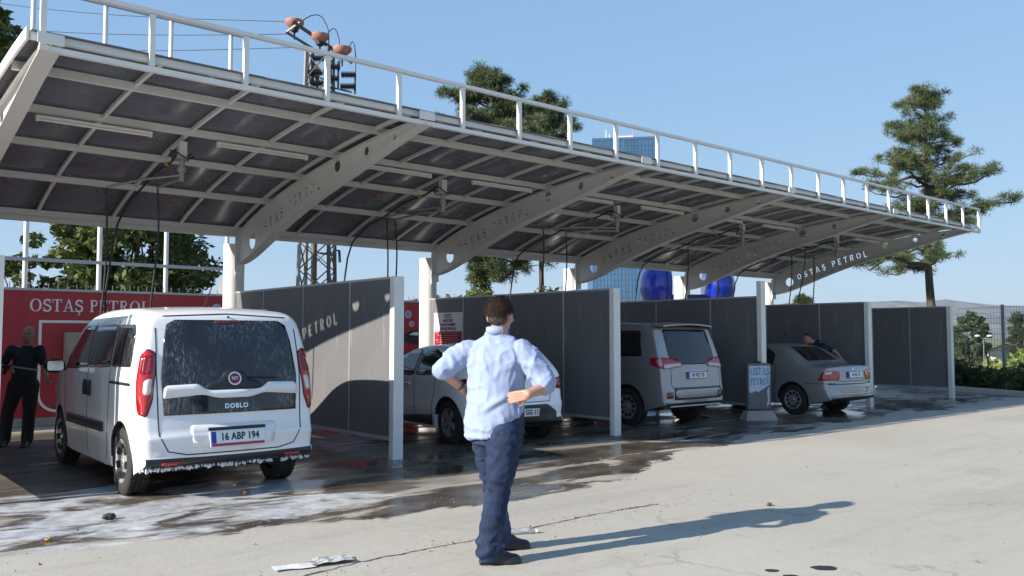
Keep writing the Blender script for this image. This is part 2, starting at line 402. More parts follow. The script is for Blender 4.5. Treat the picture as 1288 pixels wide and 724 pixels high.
def hill_mesh(name, dist, prof, m, depth, seed):
    """ridge seen from the yard: prof = [(azimuth deg, top metres)]"""
    mb = MB(); az0, az1 = prof[0][0], prof[-1][0]; N = 130; rows = 9; vs = []
    for r_ in range(rows):
        f = r_ / (rows - 1)
        for i in range(N):
            az = az0 + (az1 - az0) * i / (N - 1)
            top = interp(az, [p[0] for p in prof], [p[1] for p in prof])
            d = dist + depth * f
            nzv = noise.fractal(Vector((az * 0.9, f * 3, seed)), 1.0, 2.0, 6)
            k = math.sin(min(1, f / 0.55) * math.pi / 2) if f < 0.55 else 1 - (f - 0.55) * 0.5
            z = -6 + (top + 6) * k * (1 + 0.16 * nzv * (0.25 + f))
            vs.append((d * math.cos(R(az)), d * math.sin(R(az)), z))
    mb.add(vs, [(r_ * N + i, (r_ + 1) * N + i, (r_ + 1) * N + i + 1, r_ * N + i + 1)[::-1] for r_ in range(rows - 1) for i in range(N - 1)], None, True)
    return mb.build(name, m, kind='structure')
hill_mat = mat('bare_hills', (0.12, 0.125, 0.125), 0.95, var=0.45, vscale=0.006)
add_mix(hill_mat, (0.05, 0.065, 0.06), noise_mask(hill_mat, 0.009, 0.45, 0.6))
hill_mesh('hills', 3300, [(-50, 60), (-20, 75), (0, 90), (12, 104), (16.5, 112), (18, 118), (19.3, 124), (20.4, 140), (21.2, 152), (22.5, 156), (24, 149), (25, 152), (27, 153), (29, 157), (31, 155), (33, 134), (36, 115), (40, 100), (60, 80), (90, 70), (120, 60)], hill_mat, 1500, 3.1)
# ================================================================ CANOPY
BX = [1.75, 5.89, 9.97, 14.05, 18.13, 22.21]
TY = [8.40, 8.75, 9.15, 10.14, 11.28, 12.0, 12.74, 13.4, 14.13, 14.5]
TZ = [4.195, 4.195, 4.19, 4.11, 3.97, 3.855, 3.70, 3.51, 3.25, 3.10]
LY = [8.40, 9.15, 10.14, 11.27, 12.0, 12.72, 13.2, 13.55, 13.8, 14.1]
LZ = [4.15, 4.015, 3.82, 3.55, 3.37, 3.15, 2.99, 2.86, 2.80, 2.79]
_pt = np.polyfit(TY, TZ, 4)
def topz(y): return float(np.polyval(_pt, y))
_pl = np.polyfit(LY, LZ, 5)
def lowz(y): return min(topz(y) - 0.045, float(np.polyval(_pl, y)))
canopy = thing('wash_canopy', 'long white steel car wash canopy with curved lettered beams and smoky roof sheets', 'canopy', (0, 0, 0))

def band(pts, wd):
    """outline polygon of a stroke"""
    L, Rr = [], []
    for i, p in enumerate(pts):
        p = Vector(p); a = Vector(pts[max(0, i - 1)]); b = Vector(pts[min(len(pts) - 1, i + 1)])
        t = (b - a).normalized(); nn = Vector((-t.y, t.x)); L.append(p + nn * wd / 2); Rr.append(p - nn * wd / 2)
    return [tuple(q) for q in L + Rr[::-1]]
def arc(cx, cy, rx, ry, a0, a1, n=9): return [(cx + rx * math.cos(R(a0 + (a1 - a0) * i / n)), cy + ry * math.sin(R(a0 + (a1 - a0) * i / n))) for i in range(n + 1)]
def stencil(ch, k=0.15):
    """letter as non-overlapping cut-out pieces, height 1"""
    if ch == 'O': return [band(arc(.4, .5, .3, .42, 98, 262), k), band(arc(.4, .5, .3, .42, -82, 82), k)], .8
    if ch == 'S' or ch == 'Ş':
        pts = arc(.33, .70, .22, .22, 20, 200, 8) + [(.22, .56), (.42, .46)] + arc(.33, .29, .24, .22, 30, -160, 8)
        q = [band(pts, k)]
        if ch == 'Ş': q.append([(.28, -.06), (.42, -.06), (.36, -.24), (.24, -.24)])
        return q, .66
    if ch == 'T': return [[(.0, .86), (.0, 1), (.66, 1), (.66, .86), (.41, .86), (.41, 0), (.25, 0), (.25, .86)]], .66
    if ch == 'A': return [[(0, 0), (.27, 1), (.43, 1), (.7, 0), (.55, 0), (.35, .76), (.15, 0)], [(.27, .26), (.30, .38), (.40, .38), (.43, .26)]], .7
    if ch == 'P': return [[(0, 0), (0, 1), (.15, 1), (.15, 0)], band([(.19, .92), (.33, .92)] + arc(.34, .70, .19, .22, 80, -80, 8) + [(.33, .48), (.19, .48)], .14)], .6
    if ch == 'R': return [[(0, 0), (0, 1), (.15, 1), (.15, 0)], band([(.19, .92), (.33, .92)] + arc(.34, .72, .19, .20, 80, -80, 8) + [(.33, .52), (.19, .52)], .14), [(.24, .40), (.40, .40), (.60, 0), (.43, 0)]], .62
    if ch == 'E': return [[(0, 0), (0, 1), (.52, 1), (.52, .86), (.15, .86), (.15, .57), (.45, .57), (.45, .43), (.15, .43), (.15, .14), (.52, .14), (.52, 0)]], .55
    if ch == 'L': return [[(0, 0), (0, 1), (.15, 1), (.15, .14), (.5, .14), (.5, 0)]], .52
    return [], .45
def beam_web():
    """web plate with holes, in (s, z): s = 14.1 - y"""
    ys_ = [14.08 - i * (14.08 - 8.5) / 48 for i in range(49)]
    outer = [(14.1 - y, topz(y)) for y in ys_] + [(14.1 - y, lowz(y)) for y in ys_[::-1]]
    loops = [outer]
    mid = lambda s: (topz(14.1 - s) + lowz(14.1 - s)) / 2
    def circ(y, z, r): loops.append([(14.1 - y + r * math.cos(2 * math.pi * i / 20), z + r * math.sin(2 * math.pi * i / 20)) for i in range(20)])
    circ(13.55, 3.12, 0.125); circ(10.70, 3.955, 0.088); circ(9.905, 4.035, 0.06); circ(9.20, 4.10, 0.042)
    s = 14.1 - 13.30; h = 0.165
    for ch in 'OSTAŞ PETROL':
        ps, adv = stencil(ch); sc_ = s + adv * h / 2
        z0 = mid(sc_); ang = math.atan2(mid(sc_ + .05) - mid(sc_ - .05), 0.1)
        for p in ps:
            q = []
            for x, y in p:
                lx, ly = (x - adv / 2) * h, (y - 0.5) * h
                q.append((sc_ + lx * math.cos(ang) - ly * math.sin(ang), z0 + lx * math.sin(ang) + ly * math.cos(ang)))
            loops.append(q)
        s += adv * h + (0.077 if ch != ' ' else 0.05)
    c = bpy.data.curves.new('web', 'CURVE'); c.dimensions = '2D'; c.fill_mode = 'BOTH'; c.extrude = 0.006
    for lp in loops:
        sp = c.splines.new('POLY'); sp.points.add(len(lp) - 1); sp.use_cyclic_u = True
        for pnt, (x, y) in zip(sp.points, lp): pnt.co = (x, y, 0, 1)
    o = bpy.data.objects.new('tmp', c); COL.objects.link(o); me = bake(o); bpy.data.curves.remove(c)
    for v in me.vertices: v.co = (-v.co.z, 14.1 - v.co.x, v.co.y)
    me.materials.clear(); me.materials.append(cream_paint); return me
web_me = beam_web()
fl = MB()
N = 40; ysb = [14.09 - i * (14.09 - 8.5) / N for i in range(N + 1)]
for fz, off, hw in ((topz, 0.006, 0.06), (lowz, -0.006, 0.085)):
    vs = []
    for y in ysb:
        z = fz(y) + off
        for dx, dz in ((-hw, -.005), (hw, -.005), (hw, .005), (-hw, .005)): vs.append((dx, y, z + dz))
    fs = [(i * 4 + k, i * 4 + (k + 1) % 4, i * 4 + 4 + (k + 1) % 4, i * 4 + 4 + k) for i in range(N) for k in range(4)]
    fs += [(0, 3, 2, 1), (4 * N, 4 * N + 1, 4 * N + 2, 4 * N + 3)]
    fl.add(vs, fs, cream_paint)
flange_me = fl.mesh('flange')
colb = MB()
colb.cyl((0, 14.3, 0.012), (0, 14.3, 3.13), 0.175, n=28, m=white_paint)
colb.box((0, 14.3, 0.006), (0.5, 0.5, 0.012), white_paint)
colb.prism([(14.13, 2.55), (14.0, 3.2), (14.13, 3.2)], 0.10, Matrix(((0, 0, 1, -0.05), (1, 0, 0, 0), (0, 1, 0, 0), (0, 0, 0, 1))), white_paint)
colb.box((0, 14.06, 2.95), (0.17, 0.018, 0.62), white_paint)
col_me = colb.mesh('column')
for x in BX:
    c = link('column', col_me, canopy); c.location.x = x
    b = link('arch_beam', web_me, canopy); b.location.x = x
    f_ = link('beam_flange', flange_me, b)
PY = [9.51, 10.70, 11.80, 12.92, 14.02]
for i, y in enumerate(PY):
    m = MB(); z = topz(y) + 0.016
    hgt = 0.085
    m.bar((1.62, y, z + hgt / 2), (22.62, y, z + hgt / 2), 0.06, hgt, cream_paint)
    m.build('purlin', None, canopy)
m = MB(); z = topz(14.10); m.bar((1.62, 14.17, z + 0.05), (22.62, 14.17, z + 0.05), 0.13, 0.14, cream_paint); m.build('eaves_beam', None, canopy)
m = MB(); m.bar((1.60, 8.60, 4.272), (22.70, 8.60, 4.272), 0.05, 0.075, white_paint); m.build('fascia', None, canopy)
# ribs along the arc, and roof sheets between them
ribx = []
for b in range(5):
    for k in range(4): ribx.append(BX[b] + 0.12 * (k == 0) + (BX[b + 1] - BX[b]) * k / 4)
    ribx.append(BX[b + 1] - 0.12)
NY = 30; ry = [8.64 + (14.16 - 8.64) * i / NY for i in range(NY + 1)]
rb = MB(); vs = []
for y in ry:
    z = topz(y) + 0.016 + 0.084
    for dx, dz in ((-.02, -.045), (.02, -.045), (.02, 0), (-.02, 0)): vs.append((dx, y, z + dz))
rb.add(vs, [(i * 4 + k, i * 4 + (k + 1) % 4, i * 4 + 4 + (k + 1) % 4, i * 4 + 4 + k) for i in range(NY) for k in range(4)] + [(0, 3, 2, 1), (4 * NY, 4 * NY + 1, 4 * NY + 2, 4 * NY + 3)], cream_paint)
rib_me = rb.mesh('rib')
for x in ribx: o = link('rib', rib_me, canopy); o.location.x = x
edges_x = [1.60] + [BX[b] + (BX[b + 1] - BX[b]) * k / 4 for b in range(5) for k in range(4)][1:] + [22.66]
rows_y = [8.53] + PY[:-1] + [14.24]
sheet_cache = {}
for j in range(len(rows_y) - 1):
    for i in range(len(edges_x) - 1):
        wd = edges_x[i + 1] - edges_x[i] - 0.006; y0, y1 = rows_y[j] + 0.003, rows_y[j + 1] - 0.003
        key = (j, round(wd, 3))
        if key not in sheet_cache:
            m = MB(); n = 6; vs = []
            for q in range(n + 1):
                y = y0 + (y1 - y0) * q / n; z = topz(y) + 0.104
                sag = -0.007 * math.sin(math.pi * q / n)
                for (dx, dz) in ((-wd / 2, 0), (0, sag), (wd / 2, 0), (wd / 2, .012), (-wd / 2, .012)): vs.append((dx, y, z + dz))
            fs = [(q * 5 + k, q * 5 + (k + 1) % 5, q * 5 + 5 + (k + 1) % 5, q * 5 + 5 + k) for q in range(n) for k in range(5)]
            fs += [(0, 4, 3, 2, 1), (5 * n, 5 * n + 1, 5 * n + 2, 5 * n + 3, 5 * n + 4)]
            m.add(vs, fs, roof_sheet, True); sheet_cache[key] = m.mesh('roof_panel')
        o = link('roof_panel', sheet_cache[key], canopy); o.location.x = (edges_x[i] + edges_x[i + 1]) / 2
vb = MB(); vs = []
for i in range(NY + 1):
    y = 8.56 + (14.22 - 8.56) * i / NY; z = topz(y)
    for dx, dz in ((-.012, .02), (.012, .02), (.012, .135), (-.012, .135)): vs.append((dx, y, z + dz))
vb.add(vs, [(i * 4 + k, i * 4 + (k + 1) % 4, i * 4 + 4 + (k + 1) % 4, i * 4 + 4 + k) for i in range(NY) for k in range(4)] + [(0, 3, 2, 1), (4 * NY, 4 * NY + 1, 4 * NY + 2, 4 * NY + 3)], white_paint)
vm_ = vb.mesh('verge_trim')
o = link('verge_trim', vm_, canopy); o.location.x = 1.575
# sign frame rail along the front edge
RX0, RX1, RY = 1.66, 22.70, 8.53
m = MB(); m.bar((RX0, RY, 4.15), (RX1 + .04, RY, 4.15), 0.055, 0.05, white_paint); m.build('lower_rail', None, canopy)
m = MB(); m.bar((RX0, RY, 4.725), (RX1 + .04, RY, 4.725), 0.06, 0.042, white_paint); m.build('top_rail', None, canopy)
pm = MB(); pm.box((0, 0, 0), (0.05, 0.05, 0.522), white_paint); post_me = pm.mesh('rail_post')
for k in range(23):
    o = link('rail_post', post_me, canopy); o.location = (RX0 + 0.03 + k * (RX1 - RX0 - 0.03) / 22, RY, 4.4385)
em = MB(); em.box((0, 0, 0), (0.22, 0.014, 0.10), white_paint); end_me = em.mesh('beam_end_plate')
for x in BX: o = link('beam_end_plate', end_me, canopy); o.location = (x, 8.495 - 0.012, 4.235)

# fluorescent tubes under the second purlin, and washing booms with hoses
tl = mat('tube_diffuser', (0.62, 0.60, 0.57), 0.35)
def tube_light(x, k):
    r = thing('fluorescent_tube', TUBE_LABELS[k], 'light fitting', (x, 10.66, topz(10.66) - 0.055), 0, 'fluorescent tubes under the canopy roof')
    m = MB(); m.box((0, 0, .012), (1.26, .055, .03), white_paint); m.build('housing', None, r)
    m = MB(); m.cyl((-.6, 0, -.018), (.6, 0, -.018), .016, n=10, m=tl); m.build('tube', None, r)
    m = MB(); m.box((-.615, 0, -.014), (.028, .05, .05), white_paint); m.build('end_cap', None, r)
    m = MB(); m.box((.615, 0, -.014), (.028, .05, .05), white_paint); m.build('end_cap', None, r)
ORD = ['white van', 'white hatchback', 'silver minivan', 'silver saloon', 'empty end bay']
TUBE_LABELS = []
for q in ORD:
    TUBE_LABELS += ['left of the two slim white tube lights in the canopy bay over the ' + q, 'right of the two slim white tube lights in the canopy bay over the ' + q]
TUBE_LABELS[8] = 'left of two tube lights at the far empty end of the canopy'; TUBE_LABELS[9] = 'right of two tube lights at the far empty end of the canopy'
k = 0
for b in range(5):
    for fx in (0.95, 3.02): tube_light(BX[b] + fx, k); k += 1
hose_m = black_rubber
def sag_curve(p0, p1, sag, n=10):
    p0, p1 = Vector(p0), Vector(p1)
    return [p0.lerp(p1, i / n) + Vector((0, 0, -sag * math.sin(math.pi * i / n))) for i in range(n + 1)]
def hang(p, zb, dx=0.0, dy=0.0, n=12, wob=0.03):
    p = Vector(p); out = []
    for i in range(n + 1):
        f = i / n; out.append(p + Vector((dx * f ** 1.5 + wob * math.sin(f * 5), dy * f ** 1.5, (zb - p.z) * f)))
    return out
def boom(b, a1, l1, a2, l2, end1, end2):
    x = (BX[b] + BX[b + 1]) / 2 - 0.02; y = 10.95
    r = thing('washing_boom', 'swivel boom with two arms and black hoses hung over the ' + ORD[b] if b < 4 else 'swivel boom with black hoses over the empty last bay', 'washing boom', (x, y, 0), 0, 'swivel washing booms under the canopy')
    zt = topz(y) + 0.01
    m = MB(); m.box((0, 0, (zt + 3.80) / 2), (.095, .095, zt - 3.80), cream_paint); m.build('drop_post', None, r)
    m = MB(); m.cyl((0, 0, 3.805), (0, 0, 3.79), .09, n=16, m=galv_steel); m.cyl((0, 0, 3.79), (0, 0, 3.52), .034, n=12, m=galv_steel); m.cyl((0, 0, 3.70), (0, 0, 3.64), .055, n=12, m=galv_steel); m.build('swivel', None, r)
    tips = []
    for (az, L, z) in ((a1, l1, 3.60), (a2, l2, 3.545)):
        p1 = (L * math.cos(R(az)), L * math.sin(R(az)), z - 0.06 * L)
        m = MB(); m.tube([(0, 0, z), (L * .5 * math.cos(R(az)), L * .5 * math.sin(R(az)), z - .01 * L), p1], .017, 8, galv_steel); m.build('boom_arm', None, r); tips.append(p1)
    for p, e in zip(tips, (end1, end2)):
        m = MB(); m.tube([(p[0] * .96, p[1] * .96, p[2] + .005)] + hang(p, e[2], e[0] - p[0], e[1] - p[1]), .013, 7, hose_m); m.build('hose', None, r)
    m = MB(); lp = [(.11 * math.cos(t) * 1.3, .11 * math.sin(t), 3.85 + .05 * math.sin(t * 2 + 1)) for t in np.linspace(0.3, 5.8, 14)]
    m.tube(lp, .010, 6, hose_m); m.build('hose_loop', None, r)
    ps = [(0.06, 0, 3.95)] + [(0.05 + .02 * math.sin(i), yy - y, topz(yy) - 0.03 - 0.03 * math.sin(i * 1.7)) for i, yy in enumerate(np.linspace(11.2, 13.9, 9))] + [(0.04, 14.02 - y, 3.0), (-.03, 14.1 - y, 2.2), (0.0, 14.1 - y, 1.0)]
    m = MB(); m.tube(ps, .016, 7, hose_m); m.build('feed_hose', None, r)
    m = MB(); m.box((0.05, 0.72, topz(y + .72) - 0.045), (.05, .03, .05), mat('yellow_tie', (0.5, 0.34, 0.03), .5)); m.build('cable_tie', None, r)
boom(0, 119, 1.25, 99, 0.62, (-.62, 1.15, .95), (-.10, .70, 1.7))
boom(1, 108, 1.15, 103, 1.05, (-.33, 1.12, 1.0), (-.2, 1.0, 1.9))
boom(2, 158, 1.5, 150, 1.0, (-1.4, .7, 1.6), (-.9, .55, 1.5))
boom(3, -30, 1.5, 160, 1.4, (1.25, -.6, 2.3), (-1.3, .6, 2.0))
boom(4, 165, 1.5, 172, .9, (-2.1, .2, 1.55), (-.9, .2, 1.8))

# ================================================================ PARTITIONS
PL = ['leftmost grey partition, only its white post showing at the left edge', 'sunlit grey partition with the lettered beam shadow beside the white van', 'grey partition carrying the red and white notice behind the standing man', 'grey partition with taller end post beside the upright pavement sign', 'grey partition beside the boot of the silver saloon', 'last grey partition at the empty end by the wire fence']
PX = [1.47, 5.89, 9.93, 13.97, 18.07, 22.28]
pan_h = 2.28 - 0.27
SEAM = [9.21, 10.27, 11.65, 13.03, 14.33]
pan_cache = {}
for i, x in enumerate(PX):
    r = thing('bay_partition', PL[i], 'partition', (x, 9.13, 0), 0, 'grey partitions between the wash bays')
    y0 = 9.13
    ph = 2.30 if i != 3 else 2.58
    m = MB(); m.box((0, 0, ph / 2), (.15, .10, ph), white_paint, bev=.006); m.build('front_post', None, r)
    m = MB(); m.box((0, 14.40 - y0, 1.15), (.09, .09, 2.3), white_paint); m.build('back_post', None, r)
    seams = SEAM if i != 5 else [9.21, 10.13, 11.12]
    if i == 5: m = MB(); m.box((0, 11.17 - y0, 1.15), (.08, .08, 2.3), white_paint); m.build('middle_post', None, r)
    else: m = MB(); m.box((0, 11.65 - y0, .13), (.06, .06, .26), white_paint); m.build('panel_foot', None, r)
    for a, b in zip(seams[:-1], seams[1:]):
        L = round(b - a - .012, 3)
        if L not in pan_cache:
            q = MB(); q.box((0, 0, 0), (.04, L, pan_h), grey_panel); pan_cache[L] = q.mesh('panel')
        o = link('panel', pan_cache[L], r); o.location = (0, (a + b) / 2 - y0, .27 + pan_h / 2)
    for s in seams[1:-1]:
        m = MB(); m.box((0, s - y0, .27 + pan_h / 2), (.052, .024, pan_h), rail_grey); m.build('seam_strip', None, r)
    e = seams[-1] - y0
    m = MB(); m.box((0, .085 + (e - .085) / 2, 2.29), (.055, e - .085, .03), rail_grey); m.build('top_trim', None, r)
    m = MB(); m.box((0, .085 + (e - .085) / 2, .25), (.06, e - .085, .045), rail_grey); m.build('bottom_rail', None, r)

# notice board on the second partition (faces the camera side)
def sideM(x, y, z): return frame_m((x, y, z), (0, -1, 0), (0, 0, 1))       # board plane facing -X, reading towards the front
nb = thing('notice_board', 'red and white printed notice fixed to the partition behind the man', 'notice board', (9.93 - .022, 13.51, 1.28))
dark_red = mat('dark_red_print', (0.30, 0.015, 0.03), .4)
m = MB(); m.box((-.006, 0, .36), (.012, .94, .74), wall_white); m.build('board', None, nb)
m = MB(); m.box((-.0145, 0, .19), (.004, .90, .34), dark_red); m.build('red_field', None, nb)
NF = lambda y, z: frame_m((-.0145, y, z), (0, -1, 0), (0, 0, 1))
put_text('headline', 'OTO', .11, dark_red, nb, NF(0, .655), ext=.001, bold=.004)
put_text('text_line', 'MÜŞTERİ', .075, mat('navy_ink', (.03, .03, .09), .5), nb, NF(0, .565), ext=.001, bold=.002)
put_text('text_line', 'KURALLARIMIZ', .075, MATS['navy_ink'], nb, NF(0, .49), ext=.001, bold=.002)
put_text('text_line', 'OSTAŞ PETROL', .075, dark_red, nb, NF(0, .41), ext=.001, bold=.003)
m = MB()
for k_ in range(7):
    m.box((-.0175, -.02 * (k_ % 3) + .03, .33 - k_ * .045), (.002, .76 - .07 * (k_ % 3), .012), mat('pink_print', (.55, .25, .27), .5))
m.build('fine_print', None, nb)
nb2 = thing('notice_board', 'notice sheet on the partition, mostly hidden behind the white van roof', 'notice board', (5.89 - .022, 13.35, 1.25))
m = MB(); m.box((-.006, 0, .36), (.012, .94, .74), wall_white); m.build('board', None, nb2)
m = MB(); m.box((-.0145, 0, .60), (.004, .86, .10), dark_red); m.build('red_band', None, nb2)
m = MB(); m.box((-.0145, 0, .19), (.004, .90, .34), dark_red); m.build('red_field', None, nb2)

# ================================================================ RED WALL
WY = 16.5
wall = thing('red_wall', 'long red sheet wall behind the wash bays with white serif lettering', 'wall', (0, WY, 0))
wx = [-4.4 + 1.9 * i for i in range(13)]
q = MB(); q.box((0, 0, 1.24), (1.894, .05, 2.18), red_sheet); wp = q.mesh('wall_panel')
for x in wx[:-1]: o = link('wall_panel', wp, wall); o.location.x = x + .95
m = MB(); m.box(((wx[0] + wx[-1]) / 2, 0, 2.352), (wx[-1] - wx[0], .075, .04), rail_grey); m.build('top_trim', None, wall)
m = MB(); m.box(((wx[0] + wx[-1]) / 2, 0, .08), (wx[-1] - wx[0], .16, .14), concrete_grey); m.build('plinth', None, wall)
m = MB()
for i in range(150): m.box((wx[0] + .1 + i * .15, .06, 2.42), (.012, .012, .10), galv_steel)
o = m.build('wire_spikes', None, wall, kind='stuff')
def serif(ch):
    if ch == 'O':
        o_, i_ = arc(.42, .5, .42, .52, 0, 360, 28), arc(.42, .5, .26, .46, 0, 360, 28)
        return [[o_[k], o_[k + 1], i_[k + 1], i_[k]] for k in range(28)], .86
    if ch in 'SŞ':
        pts = arc(.31, .73, .22, .22, 35, 215, 9) + [(.2, .56), (.42, .46)] + arc(.30, .27, .25, .24, 35, -155, 9)
        q = [band(pts, .14), [(.48, .68), (.54, .68), (.54, .98), (.49, .98)], [(.03, .02), (.08, .02), (.10, .34), (.03, .34)]]
        if ch == 'Ş': q.append(band([(.30, .0), (.30, -.08), (.38, -.13), (.34, -.24), (.2, -.24)], .06))
        return q, .62
    T_ = lambda x, z0=0: [(x, z0), (x, z0 + .05), (x + .34, z0 + .05), (x + .34, z0)]
    if ch == 'T': return [[(.27, 0), (.27, .93), (.42, .93), (.42, 0)], [(.0, .93), (.0, 1), (.69, 1), (.69, .93)], [(0, .72), (0, .93), (.06, .93), (.04, .72)], [(.65, .72), (.63, .93), (.69, .93), (.69, .72)], T_(.175)], .72
    if ch == 'A': return [[(.08, .0), (.36, 1), (.42, 1), (.15, .0)], [(.36, 1), (.46, 1), (.76, 0), (.6, 0)], [(.2, .30), (.22, .36), (.58, .36), (.6, .30)], T_(-.03), T_(.52)], .82
    if ch in 'PR':
        q = [[(.12, 0), (.12, 1), (.27, 1), (.27, 0)], T_(.03), [(.03, .95), (.03, 1), (.12, 1), (.12, .95)], band([(.27, .97), (.38, .97)] + arc(.40, .745, .17, .215, 80, -80, 8) + [(.38, .52), (.27, .52)], .10)]
        if ch == 'R': q += [[(.32, .5), (.45, .5), (.75, 0), (.58, 0)], [(.56, 0), (.56, .05), (.82, .05), (.82, 0)]]
        return q, (.66 if ch == 'P' else .8)
    if ch == 'E': return [[(.12, 0), (.12, 1), (.27, 1), (.27, 0)], [(.03, .94), (.03, 1), (.12, 1), (.12, .94)], [(.03, 0), (.03, .06), (.12, .06), (.12, 0)], [(.27, .93), (.27, 1), (.66, 1), (.66, .93)], [(.27, 0), (.27, .07), (.7, .07), (.7, 0)], [(.27, .48), (.27, .55), (.5, .55), (.5, .48)], [(.62, .76), (.60, .93), (.66, .93), (.66, .76)], [(.65, .07), (.7, .07), (.72, .26), (.68, .26)], [(.47, .4), (.47, .48), (.5, .48), (.52, .4)], [(.47, .55), (.47, .63), (.52, .63), (.5, .55)]], .74
    if ch == 'L': return [[(.12, 0), (.12, 1), (.27, 1), (.27, 0)], T_(.03), T_(.03, .95), [(.27, 0), (.27, .07), (.66, .07), (.66, 0)], [(.60, .07), (.66, .07), (.68, .28), (.64, .28)]], .7
    return [], .32
def serif_text(body, x, z, h, m, parent, M, name='letter', thick=.006):
    for ch in body:
        ps, adv = serif(ch)
        if ps:
            q = MB()
            for k, p in enumerate(ps): q.prism([(x + a * h, z + b * h) for a, b in p], thick + .0004 * (k % 7), M, m)
            q.build(name, None, parent)
        x += (adv + .07) * h
    return x
WM = frame_m((0, -.026, 0), (1, 0, 0), (0, 0, 1))
serif_text('OSTAŞ PETROL', 3.20, 1.975, .215, wall_white, wall, WM)
# white rounded frame with wing emblem
fr = MB(); pts = [(4.9, 1.80), (3.37, 1.80), (3.37, .55)] + arc(3.67, .55, .30, .30, 180, 270, 8) + [(5.7, .25)]
for a, b in zip(pts[:-1], pts[1:]):
    d = (Vector(b) - Vector(a)).normalized() * .018
    fr.prism(band([tuple(Vector(a) - d), tuple(Vector(b) + d)], .045), .004 + .0003 * (len(fr.v) % 5), WM, wall_white)
fr.build('logo_frame', None, wall)
wg = MB()
wg.prism([(3.93, 1.50), (4.9, 1.52), (5.2, 1.44), (5.0, 1.36), (4.55, 1.32), (4.2, 1.36), (4.05, 1.42)], .006, WM, wall_white)
wg.prism([(3.78, 1.33), (3.86, 1.26), (4.1, 1.20), (4.4, 1.24), (4.8, 1.18), (4.7, 1.05), (4.35, 1.03), (4.1, 1.12), (3.9, 1.19), (3.80, 1.25)], .005, WM, wall_white)
wg.prism([(3.80, .62), (4.4, .62), (4.4, .42), (3.80, .42)], .0045, WM, wall_white)
wg.build('wing_emblem', None, wall)
def ring_badge(x, z, r, parent=wall):
    q = MB(); q.prism(arc(x, z, r, r, 0, 345, 23), .006, WM, mat('pale_badge', (.45, .42, .46), .4)); q.prism(arc(x, z, r * .55, r * .55, 0, 340, 17), .009, WM, mat('badge_core', (.20, .22, .30), .4)); q.build('round_badge', None, parent)
ring_badge(5.78, 2.02, .05); ring_badge(6.45, 2.08, .10); ring_badge(10.93, 2.05, .09); ring_badge(11.03, 1.83, .07)
q = MB(); q.prism([(10.75, 1.55), (11.0, 1.68), (11.3, 1.70), (11.5, 1.58), (11.52, 1.42), (11.2, 1.36), (10.9, 1.40), (10.75, 1.47)], .006, WM, ink); q.prism([(10.95, 1.58), (11.1, 1.64), (11.25, 1.64), (11.2, 1.56)], .009, WM, wall_white); q.build('car_print', None, wall)
cab = thing('electric_cabinet', 'beige metal cabinet on the red wall behind the dark clothed worker', 'cabinet', (3.95, WY - .10, 1.1))
m = MB(); m.box((0, -.03, .2), (.42, .2, .62), mat('beige_metal', (.32, .29, .22), .5, var=.1), bev=.01); m.build('casing', None, cab)
m = MB(); m.box((0, -.134, .2), (.36, .008, .55), MATS['beige_metal']); m.build('door', None, cab)
# tall white pole frame behind the wall
pf = thing('pole_frame', 'tall white pole frame rising behind the red wall on the left', 'pole frame', (0, WY + .45, 0))
for x in (3.2, 4.41, 5.62, 6.83):
    m = MB(); m.cyl((x, 0, 0), (x, 0, 7.86), .043, n=12, m=white_paint); m.build('pole', None, pf)
m = MB(); m.bar((0.2, -.07, 2.90), (7.05, -.07, 2.90), .05, .06, rail_grey); m.build('cross_rail', None, pf)
m = MB(); m.bar((3.0, -.07, 7.78), (7.05, -.07, 7.78), .05, .06, rail_grey); m.build('cross_rail', None, pf)
# ================================================================ VEHICLES
def fillet(pts, n=6):
    out = []; N = len(pts)
    for i, p in enumerate(pts):
        r = p[2] if len(p) > 2 else 0
        P = Vector(p[:2]); A = Vector(pts[i - 1][:2]); B = Vector(pts[(i + 1) % N][:2])
        if r <= 0: out.append(tuple(P)); continue
        la, lb = min(r, (A - P).length * .49), min(r, (B - P).length * .49)
        a, b = P + (A - P).normalized() * la, P + (B - P).normalized() * lb
        for k in range(n + 1):
            t = k / n; out.append(tuple(a * (1 - t) ** 2 + P * 2 * t * (1 - t) + b * t * t))
    return out
def densify(pts, step):
    out = []; N = len(pts)
    for i in range(N):
        a, b = Vector(pts[i]), Vector(pts[(i + 1) % N]); k = max(1, int((b - a).length / step))
        for j in range(k): out.append(tuple(a.lerp(b, j / k)))
    return out
def inside(p, poly):
    x, y = p; c = False; j = len(poly) - 1
    for i in range(len(poly)):
        xi, yi = poly[i]; xj, yj = poly[j]
        if (yi > y) != (yj > y) and x < (xj - xi) * (y - yi) / (yj - yi) + xi: c = not c
        j = i
    return c
def pdist(p, poly):
    P = np.array(poly); Q = np.roll(P, -1, 0); d = Q - P; v = np.array(p) - P
    t = np.clip((v * d).sum(1) / np.maximum((d * d).sum(1), 1e-9), 0, 1)
    return float(np.sqrt(((v - d * t[:, None]) ** 2).sum(1)).min())
